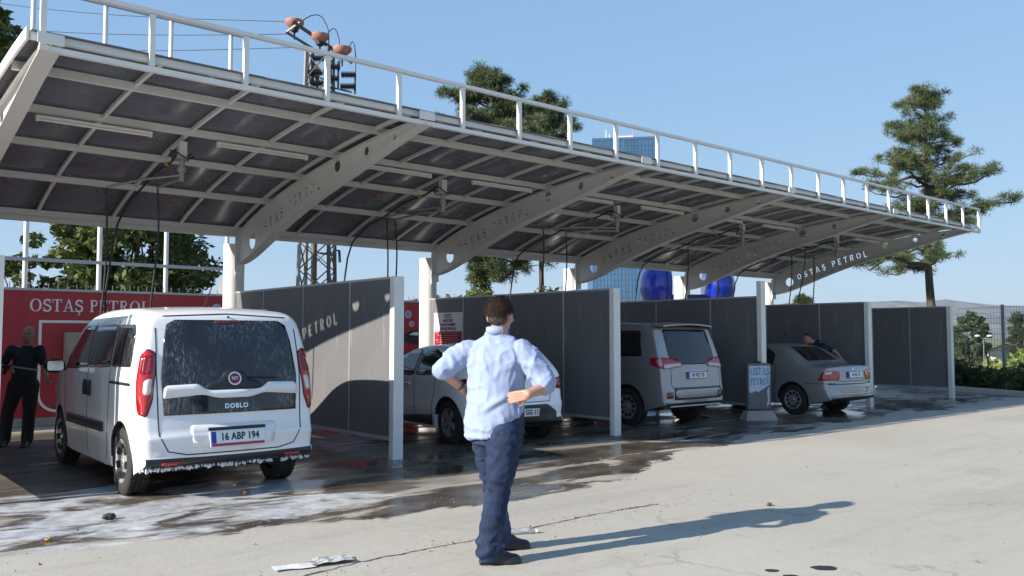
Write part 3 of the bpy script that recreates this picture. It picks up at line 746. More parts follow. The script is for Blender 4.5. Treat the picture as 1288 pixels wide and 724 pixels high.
class Car:
    def __init__(s, root, sil, W, rc, paint, under=black_plastic, name='body', grid=.085):
        s.root = root; s.W = W
        P = densify(fillet(sil), .06); n = len(P)
        ar = sum(P[i][0] * P[(i + 1) % n][1] - P[(i + 1) % n][0] * P[i][1] for i in range(n))
        if ar < 0: P = P[::-1]
        Nn = []
        for i in range(n):
            a, b = Vector(P[i - 1]), Vector(P[(i + 1) % n]); t = (b - a).normalized(); Nn.append(Vector((-t.y, t.x)))   # inward for ccw
        RC = np.array([rc(P[i][0], P[i][1], -Nn[i].x, -Nn[i].y) for i in range(n)])
        for _ in range(3): RC = (np.roll(RC, 1, 0) + RC * 2 + np.roll(RC, -1, 0)) / 4
        bm = bmesh.new(); rings = []
        steps = [(u, None) for u in (0, .35, .65, .85, 1.0)] + [(1.0, ph) for ph in (22, 45, 67, 90)]
        sides = {}
        for sgn in (1, -1):
            for (u, ph) in steps:
                ring = []
                if u == 0 and sgn == -1: rings_m = [sides[0]]; sides[-1] = rings_m; continue
                for i in range(n):
                    r, cr = RC[i]; ins = cr * u * u
                    if ph is not None: ins += r * (1 - math.cos(R(ph)))
                    q = Vector(P[i]) + Nn[i] * ins
                    w0 = W(q.x, q.y)
                    xx = (w0 - r) * u + (r * math.sin(R(ph)) if ph is not None else 0)
                    ring.append(bm.verts.new((sgn * xx, q.x, q.y)))
                if u == 0: sides[0] = ring; cur = [ring]
                elif sgn == 1: cur.append(ring)
                else: sides[-1].append(ring)
            if sgn == 1: sides[1] = cur
        dark = []
        for sgn in (1, -1):
            rg = sides[sgn]
            for a, b in zip(rg[:-1], rg[1:]):
                for i in range(n):
                    j = (i + 1) % n
                    try: f = bm.faces.new((a[i], a[j], b[j], b[i]))
                    except ValueError: continue
                    if Nn[i].y > .25 and P[i][1] < .75 and b is not rg[-1] and b is not rg[-2]: dark.append(f)
            last = rg[-1]; poly = [(v.co.y, v.co.z) for v in last]
            ys = [p[0] for p in poly]; zs = [p[1] for p in poly]; ip = []
            yv = np.arange(min(ys) + .04, max(ys), grid); zv = np.arange(min(zs) + .04, max(zs), grid)
            for yy in yv:
                for zz in zv:
                    if inside((yy, zz), poly) and pdist((yy, zz), poly) > grid * .4: ip.append((yy, zz))
            co, _e, fc, ov, *_r = delaunay_2d_cdt([Vector(p) for p in poly] + [Vector(p) for p in ip], [], [list(range(n))], 1, 1e-5)
            vs = []
            for c, o in zip(co, ov):
                k = o[0] if o else -1
                vs.append(last[k] if 0 <= k < n else bm.verts.new((sgn * W(c[0], c[1]), c[0], c[1])))
            for f in fc:
                try: bm.faces.new([vs[i] for i in f])
                except ValueError: pass
        for f in dark:
            if f.is_valid: f.material_index = 1
        bmesh.ops.recalc_face_normals(bm, faces=bm.faces[:])
        for f in bm.faces: f.smooth = True
        s.bvh = BVHTree.FromBMesh(bm)
        me = bpy.data.meshes.new(name); bm.to_mesh(me); bm.free()
        me.materials.append(paint); me.materials.append(under)
        try: me.set_sharp_from_angle(angle=R(48))
        except Exception: pass
        s.body = link(name, me, root)
    FR = {'rear': ((0, -9, 0), (1, 0, 0), (0, 0, 1), (0, 1, 0)), 'front': ((0, 9, 0), (1, 0, 0), (0, 0, 1), (0, -1, 0)),
          'left': ((-5, 0, 0), (0, 1, 0), (0, 0, 1), (1, 0, 0)), 'right': ((5, 0, 0), (0, 1, 0), (0, 0, 1), (-1, 0, 0)),
          'top': ((0, 0, 5), (1, 0, 0), (0, 1, 0), (0, 0, -1)),
          'rl': ((-6, -6, 0), (.7071, -.7071, 0), (0, 0, 1), (.7071, .7071, 0)), 'rr': ((6, -6, 0), (.7071, .7071, 0), (0, 0, 1), (-.7071, .7071, 0)),
          'fl': ((-6, 6, 0), (.7071, .7071, 0), (0, 0, 1), (.7071, -.7071, 0)), 'fr': ((6, 6, 0), (.7071, -.7071, 0), (0, 0, 1), (-.7071, -.7071, 0))}
    def hit(s, view, u, v):
        O, U, V, D = [Vector(q) for q in s.FR[view]]
        # origins of the diagonal frames are only far-away starts: keep u measured from the car's own origin
        st = U * u + V * v - D * 9
        h = s.bvh.ray_cast(st, D)
        return h[0], h[1]
    def patch(s, view, poly, m, name, off=.004, deep=.012, parent=None, grid=.06, holes=None, rad=0):
        if rad: poly = fillet([(*p[:2], rad) for p in poly], 4)
        P = densify(poly, .04); n = len(P); ip = []
        xs = [p[0] for p in P]; zs = [p[1] for p in P]
        for a in np.arange(min(xs) + grid / 2, max(xs), grid):
            for b in np.arange(min(zs) + grid / 2, max(zs), grid):
                if inside((a, b), P) and pdist((a, b), P) > grid * .35: ip.append((a, b))
        co, _e, fc, ov, *_r = delaunay_2d_cdt([Vector(p) for p in P + ip], [], [list(range(n))], 1, 1e-6)
        D = Vector(s.FR[view][3]); top = []; bot = []; bad = set()
        for i, c in enumerate(co):
            h, nn = s.hit(view, c[0], c[1])
            if h is None: bad.add(i); h = Vector((0, 0, 0)); nn = -D
            if nn.dot(D) > 0: nn = -nn
            top.append(h + nn * off); bot.append(h - nn * deep)
        k = len(co); fs = []; cnt = {}
        for f in fc:
            if any(i in bad for i in f): continue
            f = list(f); a, b, c_ = [top[i] for i in f[:3]]
            if (b - a).cross(c_ - a).dot(D) > 0: f = f[::-1]
            fs.append(f)
            for i in range(len(f)): e = (f[i], f[(i + 1) % len(f)]); cnt[e] = 1
        skirt = [(a, a + k, b + k, b) for (a, b) in cnt if (b, a) not in cnt]
        mb = MB(); mb.mi(m); mb.v = [tuple(v) for v in top + bot]
        for f in fs: mb.f.append(f); mb.m.append(0); mb.sm.append(True)
        for f in skirt: mb.f.append(list(f)); mb.m.append(0); mb.sm.append(False)
        return mb.build(name, None, parent or s.root)
    def both(s, poly, m, name, **kw):
        for v in ('left', 'right'): s.patch(v, poly, m, name, **kw)
    def seam(s, view, pts, m=None, wd=.010, name='panel_gap', **kw):
        return s.patch(view, band(pts, wd), m or ink, name, off=.0025, grid=.2, **kw)
    def wheels(s, track, wb, r, wdt, rim_kind, rim_m):
        key = 'wheel'
        t = MB(); h = wdt / 2
        prof = [(r * .62, -h * .8), (r * .66, -h), (r * .90, -h * 1.0), (r * .975, -h * .86), (r, -h * .72), (r, -h * .30), (r * .985, -h * .28), (r * .985, -h * .18), (r, -h * .16), (r, h * .16), (r * .985, h * .18), (r * .985, h * .28), (r, h * .30), (r, h * .72), (r * .975, h * .86), (r * .90, h), (r * .66, h), (r * .62, h * .8)]
        t.lathe(prof, (0, 0, 0), 'x', 40, tyre_mat)
        for i in range(44):          # shoulder tread blocks
            a = 2 * math.pi * i / 44
            for sd in (-1, 1):
                c = Vector((sd * h * .62, (r + .001) * math.cos(a), (r + .001) * math.sin(a)))
                t.box(c, (h * .5, .022, .014), tyre_mat, rot=Matrix.Rotation(a - math.pi / 2, 3, 'X'))
        tyre_me = t.mesh('tyre')
        q = MB(); rr = r * .655
        q.lathe([(rr, -h * .85), (rr * 1.0, -h * .97), (rr * .93, -h * .95), (rr * .88, -h * .70), (rr * .87, h * .6)], (0, 0, 0), 'x', 36, rim_m)
        if rim_kind == 'alloy':
            q.lathe([(0, -h * .25), (rr * .9, -h * .25)], (0, 0, 0), 'x', 24, ink)
            for i in range(5):
                a = 2 * math.pi * i / 5 + .3
                for da in (-.16, .16):
                    p0 = Vector((-h * .72, .05 * math.cos(a), .05 * math.sin(a))); p1 = Vector((-h * .84, rr * .93 * math.cos(a + da), rr * .93 * math.sin(a + da)))
                    q.bar(p0, p1, .045, .03, rim_m, up=(1, 0, 0))
            q.lathe([(0, -h * .88), (.05, -h * .86), (.065, -h * .70)], (0, 0, 0), 'x', 16, rim_m)
        else:
            q.lathe([(0, -h * .80), (rr * .25, -h * .84), (rr * .34, -h * .72), (rr * .60, -h * .66), (rr * .90, -h * .90)], (0, 0, 0), 'x', 36, rim_m)
            nh = {'steel': 8, 'cap': 10, 'cap7': 7}[rim_kind]
            for i in range(nh):
                a = 2 * math.pi * (i + .5) / nh; M = Matrix.Translation((-h * .86, rr * .72 * math.cos(a), rr * .72 * math.sin(a))) @ Matrix.Rotation(math.pi / 2, 4, 'Y') @ Matrix.Rotation(a, 4, 'Z')
                M = Matrix.Translation((-h * .79, 0, 0)) @ Matrix(((0, 0, -1, 0), (math.cos(a), -math.sin(a), 0, 0), (math.sin(a), math.cos(a), 0, 0), (0, 0, 0, 1)))
                hw = rr * (.14 if nh > 7 else .19)
                q.prism(fillet([(rr * .56, -hw * .7, .02), (rr * .82, -hw, .02), (rr * .82, hw, .02), (rr * .56, hw * .7, .02)], 3), .02, M, ink)
            q.lathe([(0, -h * .87), (rr * .13, -h * .86), (rr * .15, -h * .78)], (0, 0, 0), 'x', 14, chrome)
        rim_me = q.mesh('rim')
        s.wl = []
        for (x, y, rot) in ((-track / 2, 0, 0), (track / 2, 0, math.pi), (-track / 2, wb, 0), (track / 2, wb, math.pi)):
            o = link('wheel', tyre_me, s.root); o.location = (x, y, r); o.rotation_euler = (random.random() * 6 if not rot else random.random() * 6, 0, rot)
            link('rim', rim_me, o); s.wl.append(o)
    def plate(s, text, z, x=0, wd=.52, ht=.112, tsize=.095, frame=None, off=.014, band_=True, under=None, align_x=0.02):
        h, nn = s.hit('rear', x, z); h2, _ = s.hit('rear', x, z + .05)
        vdir = (h2 - h).normalized(); M = frame_m(h + Vector((0, -off, 0)), (1, 0, 0), vdir)
        def rect(q, x0, x1, z0, z1, d, m, zz): q.prism([(x0, z0), (x1, z0), (x1, z1), (x0, z1)], d, M, m, zz)
        q = MB(); rect(q, -wd / 2 - .012, wd / 2 + .012, -ht / 2 - (.03 if under else .01), ht / 2 + .01, .012, frame or black_plastic, -.014); p = q.build('number_plate', None, s.root)
        q = MB(); rect(q, -wd / 2, wd / 2, -ht / 2, ht / 2, .003, plate_white, -.001); q.build('plate_face', None, p)
        if band_: q = MB(); rect(q, -wd / 2, -wd / 2 + .045, -ht / 2, ht / 2, .004, plate_blue, -.001); q.build('country_band', None, p)
        put_text('plate_text', text, tsize, ink, p, M @ Matrix.Translation((align_x, 0, .0028)), ext=.0006, bold=.0035, xscale=.80, spacing=1.05)
        if under: q = MB(); rect(q, -wd / 2, wd / 2, -ht / 2 - .028, -ht / 2 - .004, .002, under, .0); q.build('dealer_strip', None, p)
        return p, M
    def mirror(s, y, z, x, m=None):
        for sg in (-1, 1):
            q = MB(); q.ellipsoid((0, 0, 0), (.12, .06, .085), m or black_plastic, nu=16, nv=10); q.bar((-sg * .13, 0, -.04), (0, 0, -.03), .05, .04, black_plastic)
            o = q.build('door_mirror', None, s.root); o.location = (sg * x, y, z)
            g = MB(); g.prism(fillet([(-.085, -.055, .03), (.085, -.055, .03), (.085, .055, .03), (-.085, .055, .03)]), .006, frame_m((0, -.058, 0), (1, 0, 0), (0, 0, 1)), chrome); g.build('mirror_glass', None, o)
def arch(cy, cz, r, z0):
    a0 = math.degrees(math.asin(max(-1, min(1, (z0 - cz) / r))))
    return [(cy + r * math.cos(R(a)), cz + r * math.sin(R(a))) for a in np.linspace(180 - a0, a0, 15)]
def paint(name, col, metal=0.0, rough=.3, dirt=(.35, .33, .30), damt=.5, coat=.8):
    m = mat(name, col, rough, metal=metal, coat=coat, spec=.5, var=.02, vscale=2)
    n = m.node_tree.nodes; l = m.node_tree.links; o = noise_mask(m, 3.0, .45, .75)
    tc = n.new('ShaderNodeTexCoord'); sp = n.new('ShaderNodeSeparateXYZ'); l.new(tc.outputs['Object'], sp.inputs[0])
    r = n.new('ShaderNodeMapRange'); r.inputs[1].default_value = .75; r.inputs[2].default_value = .25; l.new(sp.outputs[2], r.inputs[0])
    q = n.new('ShaderNodeMath'); q.operation = 'MULTIPLY'; l.new(o, q.inputs[0]); l.new(r.outputs[0], q.inputs[1])
    q2 = n.new('ShaderNodeMath'); q2.operation = 'MULTIPLY'; q2.inputs[1].default_value = damt; l.new(q.outputs[0], q2.inputs[0])
    add_mix(m, dirt, q2.outputs[0], .6); return m
def foamy_glass():
    m = mat('soapy_glass', (.012, .013, .015), .05, spec=.7)
    n = m.node_tree.nodes; l = m.node_tree.links
    a = noise_mask(m, 60, .50, .66, (1.2, 1, .16)); b = noise_mask(m, 2.6, .40, .62, (1, 1, .8)); c = noise_mask(m, 95, .55, .68, (1, 1, .7))
    q = n.new('ShaderNodeMath'); q.operation = 'MAXIMUM'; l.new(a, q.inputs[0]); l.new(c, q.inputs[1])
    q1 = n.new('ShaderNodeMath'); q1.operation = 'MULTIPLY'; l.new(q.outputs[0], q1.inputs[0]); l.new(b, q1.inputs[1])
    q2 = n.new('ShaderNodeMath'); q2.operation = 'MULTIPLY'; q2.inputs[1].default_value = .42; l.new(q1.outputs[0], q2.inputs[0])
    add_mix(m, (.42, .44, .47), q2.outputs[0], .4)
    t = noise_mask(m, 30, .62, .75, (2, 1, .12)); q3 = n.new('ShaderNodeMath'); q3.operation = 'MULTIPLY'; q3.inputs[1].default_value = .28; l.new(t, q3.inputs[0])
    add_mix(m, (.5, .52, .55), q3.outputs[0], .4)
    n = m.node_tree.nodes; return m
soapy_glass = foamy_glass()
foam_m = mat('soap_foam', (.70, .71, .73), .5, bump=.6, bscale=90, var=.15, vscale=30)

# ---- white van being washed
def white_van():
    r = thing('white_van', 'white van covered in soap water in the first wash bay, number plate 16 ABP 194', 'van', (3.40, 8.84, 0), R(-1.5))
    wb = 2.755; wr = .325
    sil = [(-.60, .30, .05), (-.735, .36, .06), (-.76, .60, .04), (-.725, .66, .02), (-.705, .80, .04), (-.68, 1.08, .1), (-.59, 1.50, .2), (-.505, 1.74, .14), (-.34, 1.825, .2), (.2, 1.86, .3), (1.2, 1.865, .5), (1.95, 1.79, .4), (2.80, 1.20, .25), (3.30, 1.03, .3), (3.52, .86, .2), (3.60, .50, .12), (3.52, .22, .08)]
    sil += arch(wb, wr, .385, .23)[::-1] + [(2.1, .215, 0), (.6, .215, 0)] + arch(0, wr, .385, .23)[::-1]
    def W(y, z):
        w_ = .868
        if z > 1.10: w_ -= .125 * ((z - 1.10) / .75) ** 1.25
        if z < .55: w_ -= .035 * ((.55 - z) / .35)
        if y > 2.6: w_ -= .16 * ((y - 2.6) / 1.0) ** 2
        if y < -.3: w_ -= .035 * ((-.3 - y) / .5) ** 2
        return w_
    def rc(y, z, ny, nz):
        if nz < -.3 or (z < .72 and nz < .3 and -.5 < y < 3.2): return (.018, 0)
        if nz > .6: return (.10, .03)
        if ny < -.5: return (.075, .055)
        return (.12, .16)
    c = Car(r, sil, W, rc, paint('white_car_paint', (.77, .77, .77)))
    c.wheels(1.50, wb, wr, .20, 'cap7', hub_silver)
    c.patch('rear', [(-.655, .80), (.655, .80), (.675, 1.15), (.635, 1.50), (.60, 1.655), (.52, 1.70), (-.52, 1.70), (-.60, 1.655), (-.635, 1.50), (-.675, 1.15)], soapy_glass, 'rear_window', off=.006, grid=.05)
    c.patch('rear', fillet([(-.66, .955, .02), (-.30, .985, .05), (-.16, .945, .05), (.16, .945, .05), (.30, .985, .05), (.66, .955, .02), (.655, 1.075, .05), (.35, 1.085, .03), (.26, 1.02, .06), (-.26, 1.02, .06), (-.35, 1.085, .03), (-.655, 1.075, .05)]), MATS['white_car_paint'], 'tailgate_handle_bar', off=.030, deep=.0)
    c.patch('rear', fillet([(-.30, 1.03, .02), (.30, 1.03, .02), (.25, 1.095, .05), (.13, 1.13, .05), (.09, 1.215, .08), (-.09, 1.215, .08), (-.13, 1.13, .05), (-.25, 1.095, .05)]), black_plastic, 'badge_surround', off=.022, deep=.0)
    h, nn = c.hit('rear', 0, 1.125); M = frame_m(h + nn * .026, (1, 0, 0), (0, .2, 1))
    q = MB(); q.prism(arc(0, 0, .066, .066, 0, 350, 35), .008, M, chrome); bd = q.build('badge', None, r)
    q = MB(); q.prism(arc(0, 0, .052, .052, 0, 350, 35), .010, M, mat('badge_red', (.20, .012, .022), .25)); q.build('badge_disc', None, bd)
    put_text('badge_text', 'FIAT', .042, chrome, bd, M @ Matrix.Translation((0, 0, .011)), ext=.001, bold=.001, xscale=.75)
    h, nn = c.hit('rear', .02, .865)
    put_text('model_text', 'DOBLO', .062, chrome, r, frame_m(h + Vector((0, -.010, 0)), (1, 0, 0), (0, .12, 1)), ext=.003, bold=.002, spacing=1.15, xscale=1.0)
    p, M = c.plate('16 ABP 194', .575, x=.02, frame=plate_white, under=mat('dealer_red', (.40, .03, .06), .4), off=.012)
    c.patch('rear', [(-.40, .49), (.40, .49), (.42, .70), (-.42, .70)], MATS['white_car_paint'], 'plate_recess', off=.003, rad=.03)
    q = MB(); h, nn = c.hit('rear', 0, .665); q.box((.02, h.y - .012, .655), (.56, .03, .03), black_plastic); q.build('plate_lamp_strip', None, r)
    c.seam('rear', [(-.70, 1.62), (-.715, 1.2), (-.70, .62), (-.62, .47), (-.45, .43), (.45, .43), (.62, .47), (.70, .62), (.715, 1.2), (.70, 1.62)], wd=.011)
    c.seam('rear', [(-.62, 1.735), (0, 1.765), (.62, 1.735)], wd=.011)
    c.patch('rear', [(-.60, .292), (.86, .292), (.86, .345), (.5, .336), (-.4, .336), (-.60, .315)], mat('wet_black_plastic', (.03, .03, .033), .25, bump=.4, bscale=60), 'lower_bumper', off=.008)
    fm = MB()
    for i in range(260):
        xx = -.84 + 1.68 * random.random(); dn = noise.noise(Vector((xx * 3, 4.2, 0)))
        zz = .318 + .03 * dn + .012 * random.random(); h, nn = c.hit('rear', xx, max(zz, .315))
        rr = .004 + .008 * random.random() ** 2
        if h and dn > -.35: fm.ellipsoid(h + Vector((0, -.004, -.012 - .02 * random.random())), (rr * 1.3, rr, rr * (1 + 1.6 * random.random())), foam_m, nu=7, nv=5)
    fm.build('foam_drips', None, r, kind='stuff')
    for x in (-.60, .60):
        c.patch('rear', [(x - .08, .345), (x + .08, .345), (x + .08, .372), (x - .08, .372)], red_lens, 'reflector', off=.014)
    for v, sg in (('rl', -1), ('rr', 1)):
        u0 = -.145 * -sg * -1 if False else (sg * .142)
        k = -1 if v == 'rr' else 1
        poly = [(-.20, .83), (-.115, .80), (-.085, .95), (-.088, 1.2), (-.105, 1.37), (-.165, 1.42), (-.225, 1.35), (-.235, 1.1), (-.225, .92)]
        c.patch(v, [(k * a, b) for a, b in poly][::k], red_lens, 'tail_light', off=.012, rad=.03)
        c.patch(v, [(k * (-.155 + (a + .155) * 1.12), 1.11 + (b - 1.11) * 1.035) for a, b in poly][::k], ink, 'light_gasket', off=.006, rad=.03)
        c.patch(v, [(k * a, b) for a, b in [(-.20, 1.18), (-.10, 1.19), (-.115, 1.36), (-.19, 1.36)]][::k], MATS['dark_red_lens'] if 'dark_red_lens' in MATS else mat('dark_red_lens', (.16, .006, .012), .12, coat=.6), 'stop_light', off=.0145, rad=.03)
        c.patch(v, [(k * a, b) for a, b in [(-.155, 1.00), (-.10, .99), (-.097, 1.15), (-.155, 1.13)]][::k], clear_lens, 'reverse_light', off=.015, rad=.03)
    # side windows, doors
    c.both([(-.28, 1.245), (.40, 1.235), (.40, 1.66), (-.16, 1.66), (-.24, 1.56)], soapy_glass, 'quarter_window', rad=.04)
    c.both([(.46, 1.23), (1.30, 1.20), (1.30, 1.665), (.46, 1.665)], dark_glass, 'side_window', rad=.04)
    c.both([(1.37, 1.20), (2.42, 1.16), (2.30, 1.32), (1.85, 1.62), (1.70, 1.655), (1.37, 1.665)], dark_glass, 'side_window', rad=.04)
    for v in ('left', 'right'):
        c.seam(v, [(.43, 1.70), (.44, .95), (.47, .60), (.55, .30)]); c.seam(v, [(1.335, 1.70), (1.335, .28)]); c.seam(v, [(2.45, 1.12), (2.40, .70), (2.33, .28)])
        c.seam(v, [(-.32, 1.08), (.42, 1.08)], wd=.028, name='sliding_rail')
        c.patch(v, [(.62, .56), (2.25, .55), (2.25, .65), (.62, .66)], black_plastic, 'side_moulding', off=.018, rad=.02)
        for y0 in (1.22, 1.42):
            c.patch(v, fillet([(y0 - .055, .90, .03), (y0 + .055, .90, .03), (y0 + .055, 1.07, .04), (y0 - .055, 1.07, .04)]), black_plastic, 'door_handle', off=.022)
    c.patch('front', [(-.72, 1.22), (.72, 1.22), (.62, 1.72), (-.62, 1.72)], dark_glass, 'windscreen', rad=.05)
    for v, k in (('fl', -1), ('fr', 1)):
        c.patch('front', [(k * .45, .74), (k * .78, .78), (k * .80, .95), (k * .55, .90)][::k], clear_lens, 'headlight', off=.012, rad=.03)
    c.patch('front', [(-.40, .42), (.40, .42), (.42, .62), (-.42, .62)], black_plastic, 'grille', rad=.04)
    c.patch('front', [(-.25, .76), (.25, .76), (.25, .84), (-.25, .84)], black_plastic, 'grille', rad=.03)
    c.mirror(2.22, 1.20, 1.03)
    q = MB(); q.cyl((.0, .2, 1.87), (.0, -.02, 2.06), .006, n=6, m=ink); q.build('aerial', None, r)
    q = MB(); h, nn = c.hit('rear', .0, 1.73); q.ellipsoid((0.0, h.y - .005, 1.735), (.012, .015, .012), ink); q.build('washer_nozzle', None, r)
    q = MB(); q.tube([(.45, c.hit('rear', .45, 1.13)[0].y - .03, 1.13), (.15, c.hit('rear', .15, 1.14)[0].y - .03, 1.145)], .008, 6, ink); q.build('rear_wiper', None, r)
    c.patch('rear', [(-.15, 1.665), (.15, 1.665), (.15, 1.685), (-.15, 1.685)], mat('dull_red', (.12, .01, .012), .3), 'brake_light', off=.009)
    return c
van = white_van()

# ---- white hatchback
def hatchback():
    r = thing('white_hatchback', 'white hatchback with dark windows behind the standing man, plate ending GG 11', 'car', (8.14, 9.86, 0), R(-6))
    wb = 2.59; wr = .31
    sil = [(-.50, .22, .05), (-.66, .30, .06), (-.70, .58, .08), (-.63, .70, .05), (-.60, .98, .1), (-.42, 1.18, .15), (-.16, 1.40, .08), (-.02, 1.435, .15), (.9, 1.455, .5), (1.55, 1.36, .3), (2.35, .95, .2), (3.0, .83, .3), (3.28, .68, .15), (3.36, .40, .1), (3.25, .20, .05)]
    sil += arch(wb, wr, .37, .20)[::-1] + [(1.9, .19, 0), (.6, .19, 0)] + arch(0, wr, .37, .20)[::-1]
    def W(y, z):
        w_ = .865 + .02 * math.exp(-((y - 0) / .55) ** 2) * (1 if z < .95 else max(0, 1 - (z - .95) / .2))
        if z > .93: w_ -= .24 * ((z - .93) / .52) ** 1.15
        if z < .5: w_ -= .04 * ((.5 - z) / .3)
        if y > 2.2: w_ -= .20 * ((y - 2.2) / 1.15) ** 2
        if y < -.1: w_ -= .13 * ((-.1 - y) / .6) ** 2
        return w_
    def rc(y, z, ny, nz):
        if nz < -.3 or (z < .70 and nz < .3 and -.45 < y < 3.0): return (.018, 0)
        if nz > .6: return (.09, .03)
        if ny < -.4: return (.08, .10)
        return (.12, .2)
    c = Car(r, sil, W, rc, paint('hatch_white_paint', (.88, .88, .88), coat=.4, damt=.15))
    c.wheels(1.50, wb, wr, .20, 'alloy', alloy)
    c.patch('rear', [(-.56, .98), (.56, .98), (.46, 1.34), (-.46, 1.34)], dark_glass, 'rear_window', rad=.06)
    c.both([(.16, 1.03), (.50, .97), (.98, .95), (.98, 1.345), (.60, 1.35), (.34, 1.27)], dark_glass, 'side_window', rad=.05)
    c.both([(1.04, .95), (1.95, .93), (1.62, 1.20), (1.42, 1.33), (1.04, 1.345)], dark_glass, 'side_window', rad=.05)
    for v in ('left', 'right'):
        c.seam(v, [(1.01, 1.36), (1.01, .62), (.98, .26)]); c.seam(v, [(.30, 1.0), (.34, .80), (.44, .55), (.46, .36)]); c.seam(v, [(2.02, .93), (2.0, .5), (1.95, .26)])
        c.patch(v, fillet([(.45, .235, .03), (1.9, .235, .05), (1.75, .30, .05), (1.0, .36, .1), (.46, .40, .03)]), black_plastic, 'sill_moulding', off=.012)
        c.patch(v, fillet([(1.12, .80, .02), (1.30, .80, .02), (1.30, .835, .02), (1.12, .835, .02)]), MATS['hatch_white_paint'], 'door_handle', off=.028)
    for v, k in (('rl', 1), ('rr', -1)):
        u = -.23
        poly = [(u - .13, .86), (u + .02, .76), (u + .13, .78), (u + .12, .92), (u - .02, .95), (u - .12, .93)]
        c.patch(v, [(k * a, b) for a, b in poly][::k], mat('dark_red_lens', (.16, .006, .012), .12, coat=.6), 'tail_light', off=.012, rad=.03)
        c.patch(v, [(k * a, b) for a, b in [(u - .02, .80), (u + .07, .80), (u + .07, .88), (u - .02, .88)]][::k], red_lens, 'light_core', off=.016, rad=.02)
    c.patch('rear', [(-.62, .30), (.62, .30), (.66, .44), (.45, .56), (-.45, .56), (-.66, .44)], black_plastic, 'lower_bumper', off=.008, rad=.05)
    c.plate('GG 11', .455, x=.0, wd=.52, align_x=.135, off=.022, frame=black_plastic, tsize=.10)
    q = MB(); h, nn = c.hit('rear', 0, .66); q.bar((-.38, c.hit('rear', -.38, .655)[0].y - .012, .655), (.38, c.hit('rear', .38, .655)[0].y - .012, .655), .012, .016, chrome); q.build('boot_trim', None, r)
    h, nn = c.hit('rear', 0, .80); M = frame_m(h + nn * .008, (1, 0, 0), (0, .2, 1)); q = MB(); q.prism([(0, -.065), (.045, 0), (0, .065), (-.045, 0)], .01, M, chrome); q.build('badge', None, r)
    c.seam('rear', [(-.60, .93), (-.55, .68), (-.50, .60), (.50, .60), (.55, .68), (.60, .93)])
    c.patch('front', [(-.62, .98), (.62, .98), (.50, 1.34), (-.50, 1.34)], dark_glass, 'windscreen', rad=.05)
    for k in (-1, 1): c.patch('front', [(k * .40, .60), (k * .70, .62), (k * .72, .76), (k * .45, .68)][::k], clear_lens, 'headlight', off=.012, rad=.03)
    c.patch('front', [(-.42, .34), (.42, .34), (.42, .50), (-.42, .50)], black_plastic, 'grille', rad=.04)
    c.mirror(1.83, .98, .97, MATS['hatch_white_paint'])
hatchback()

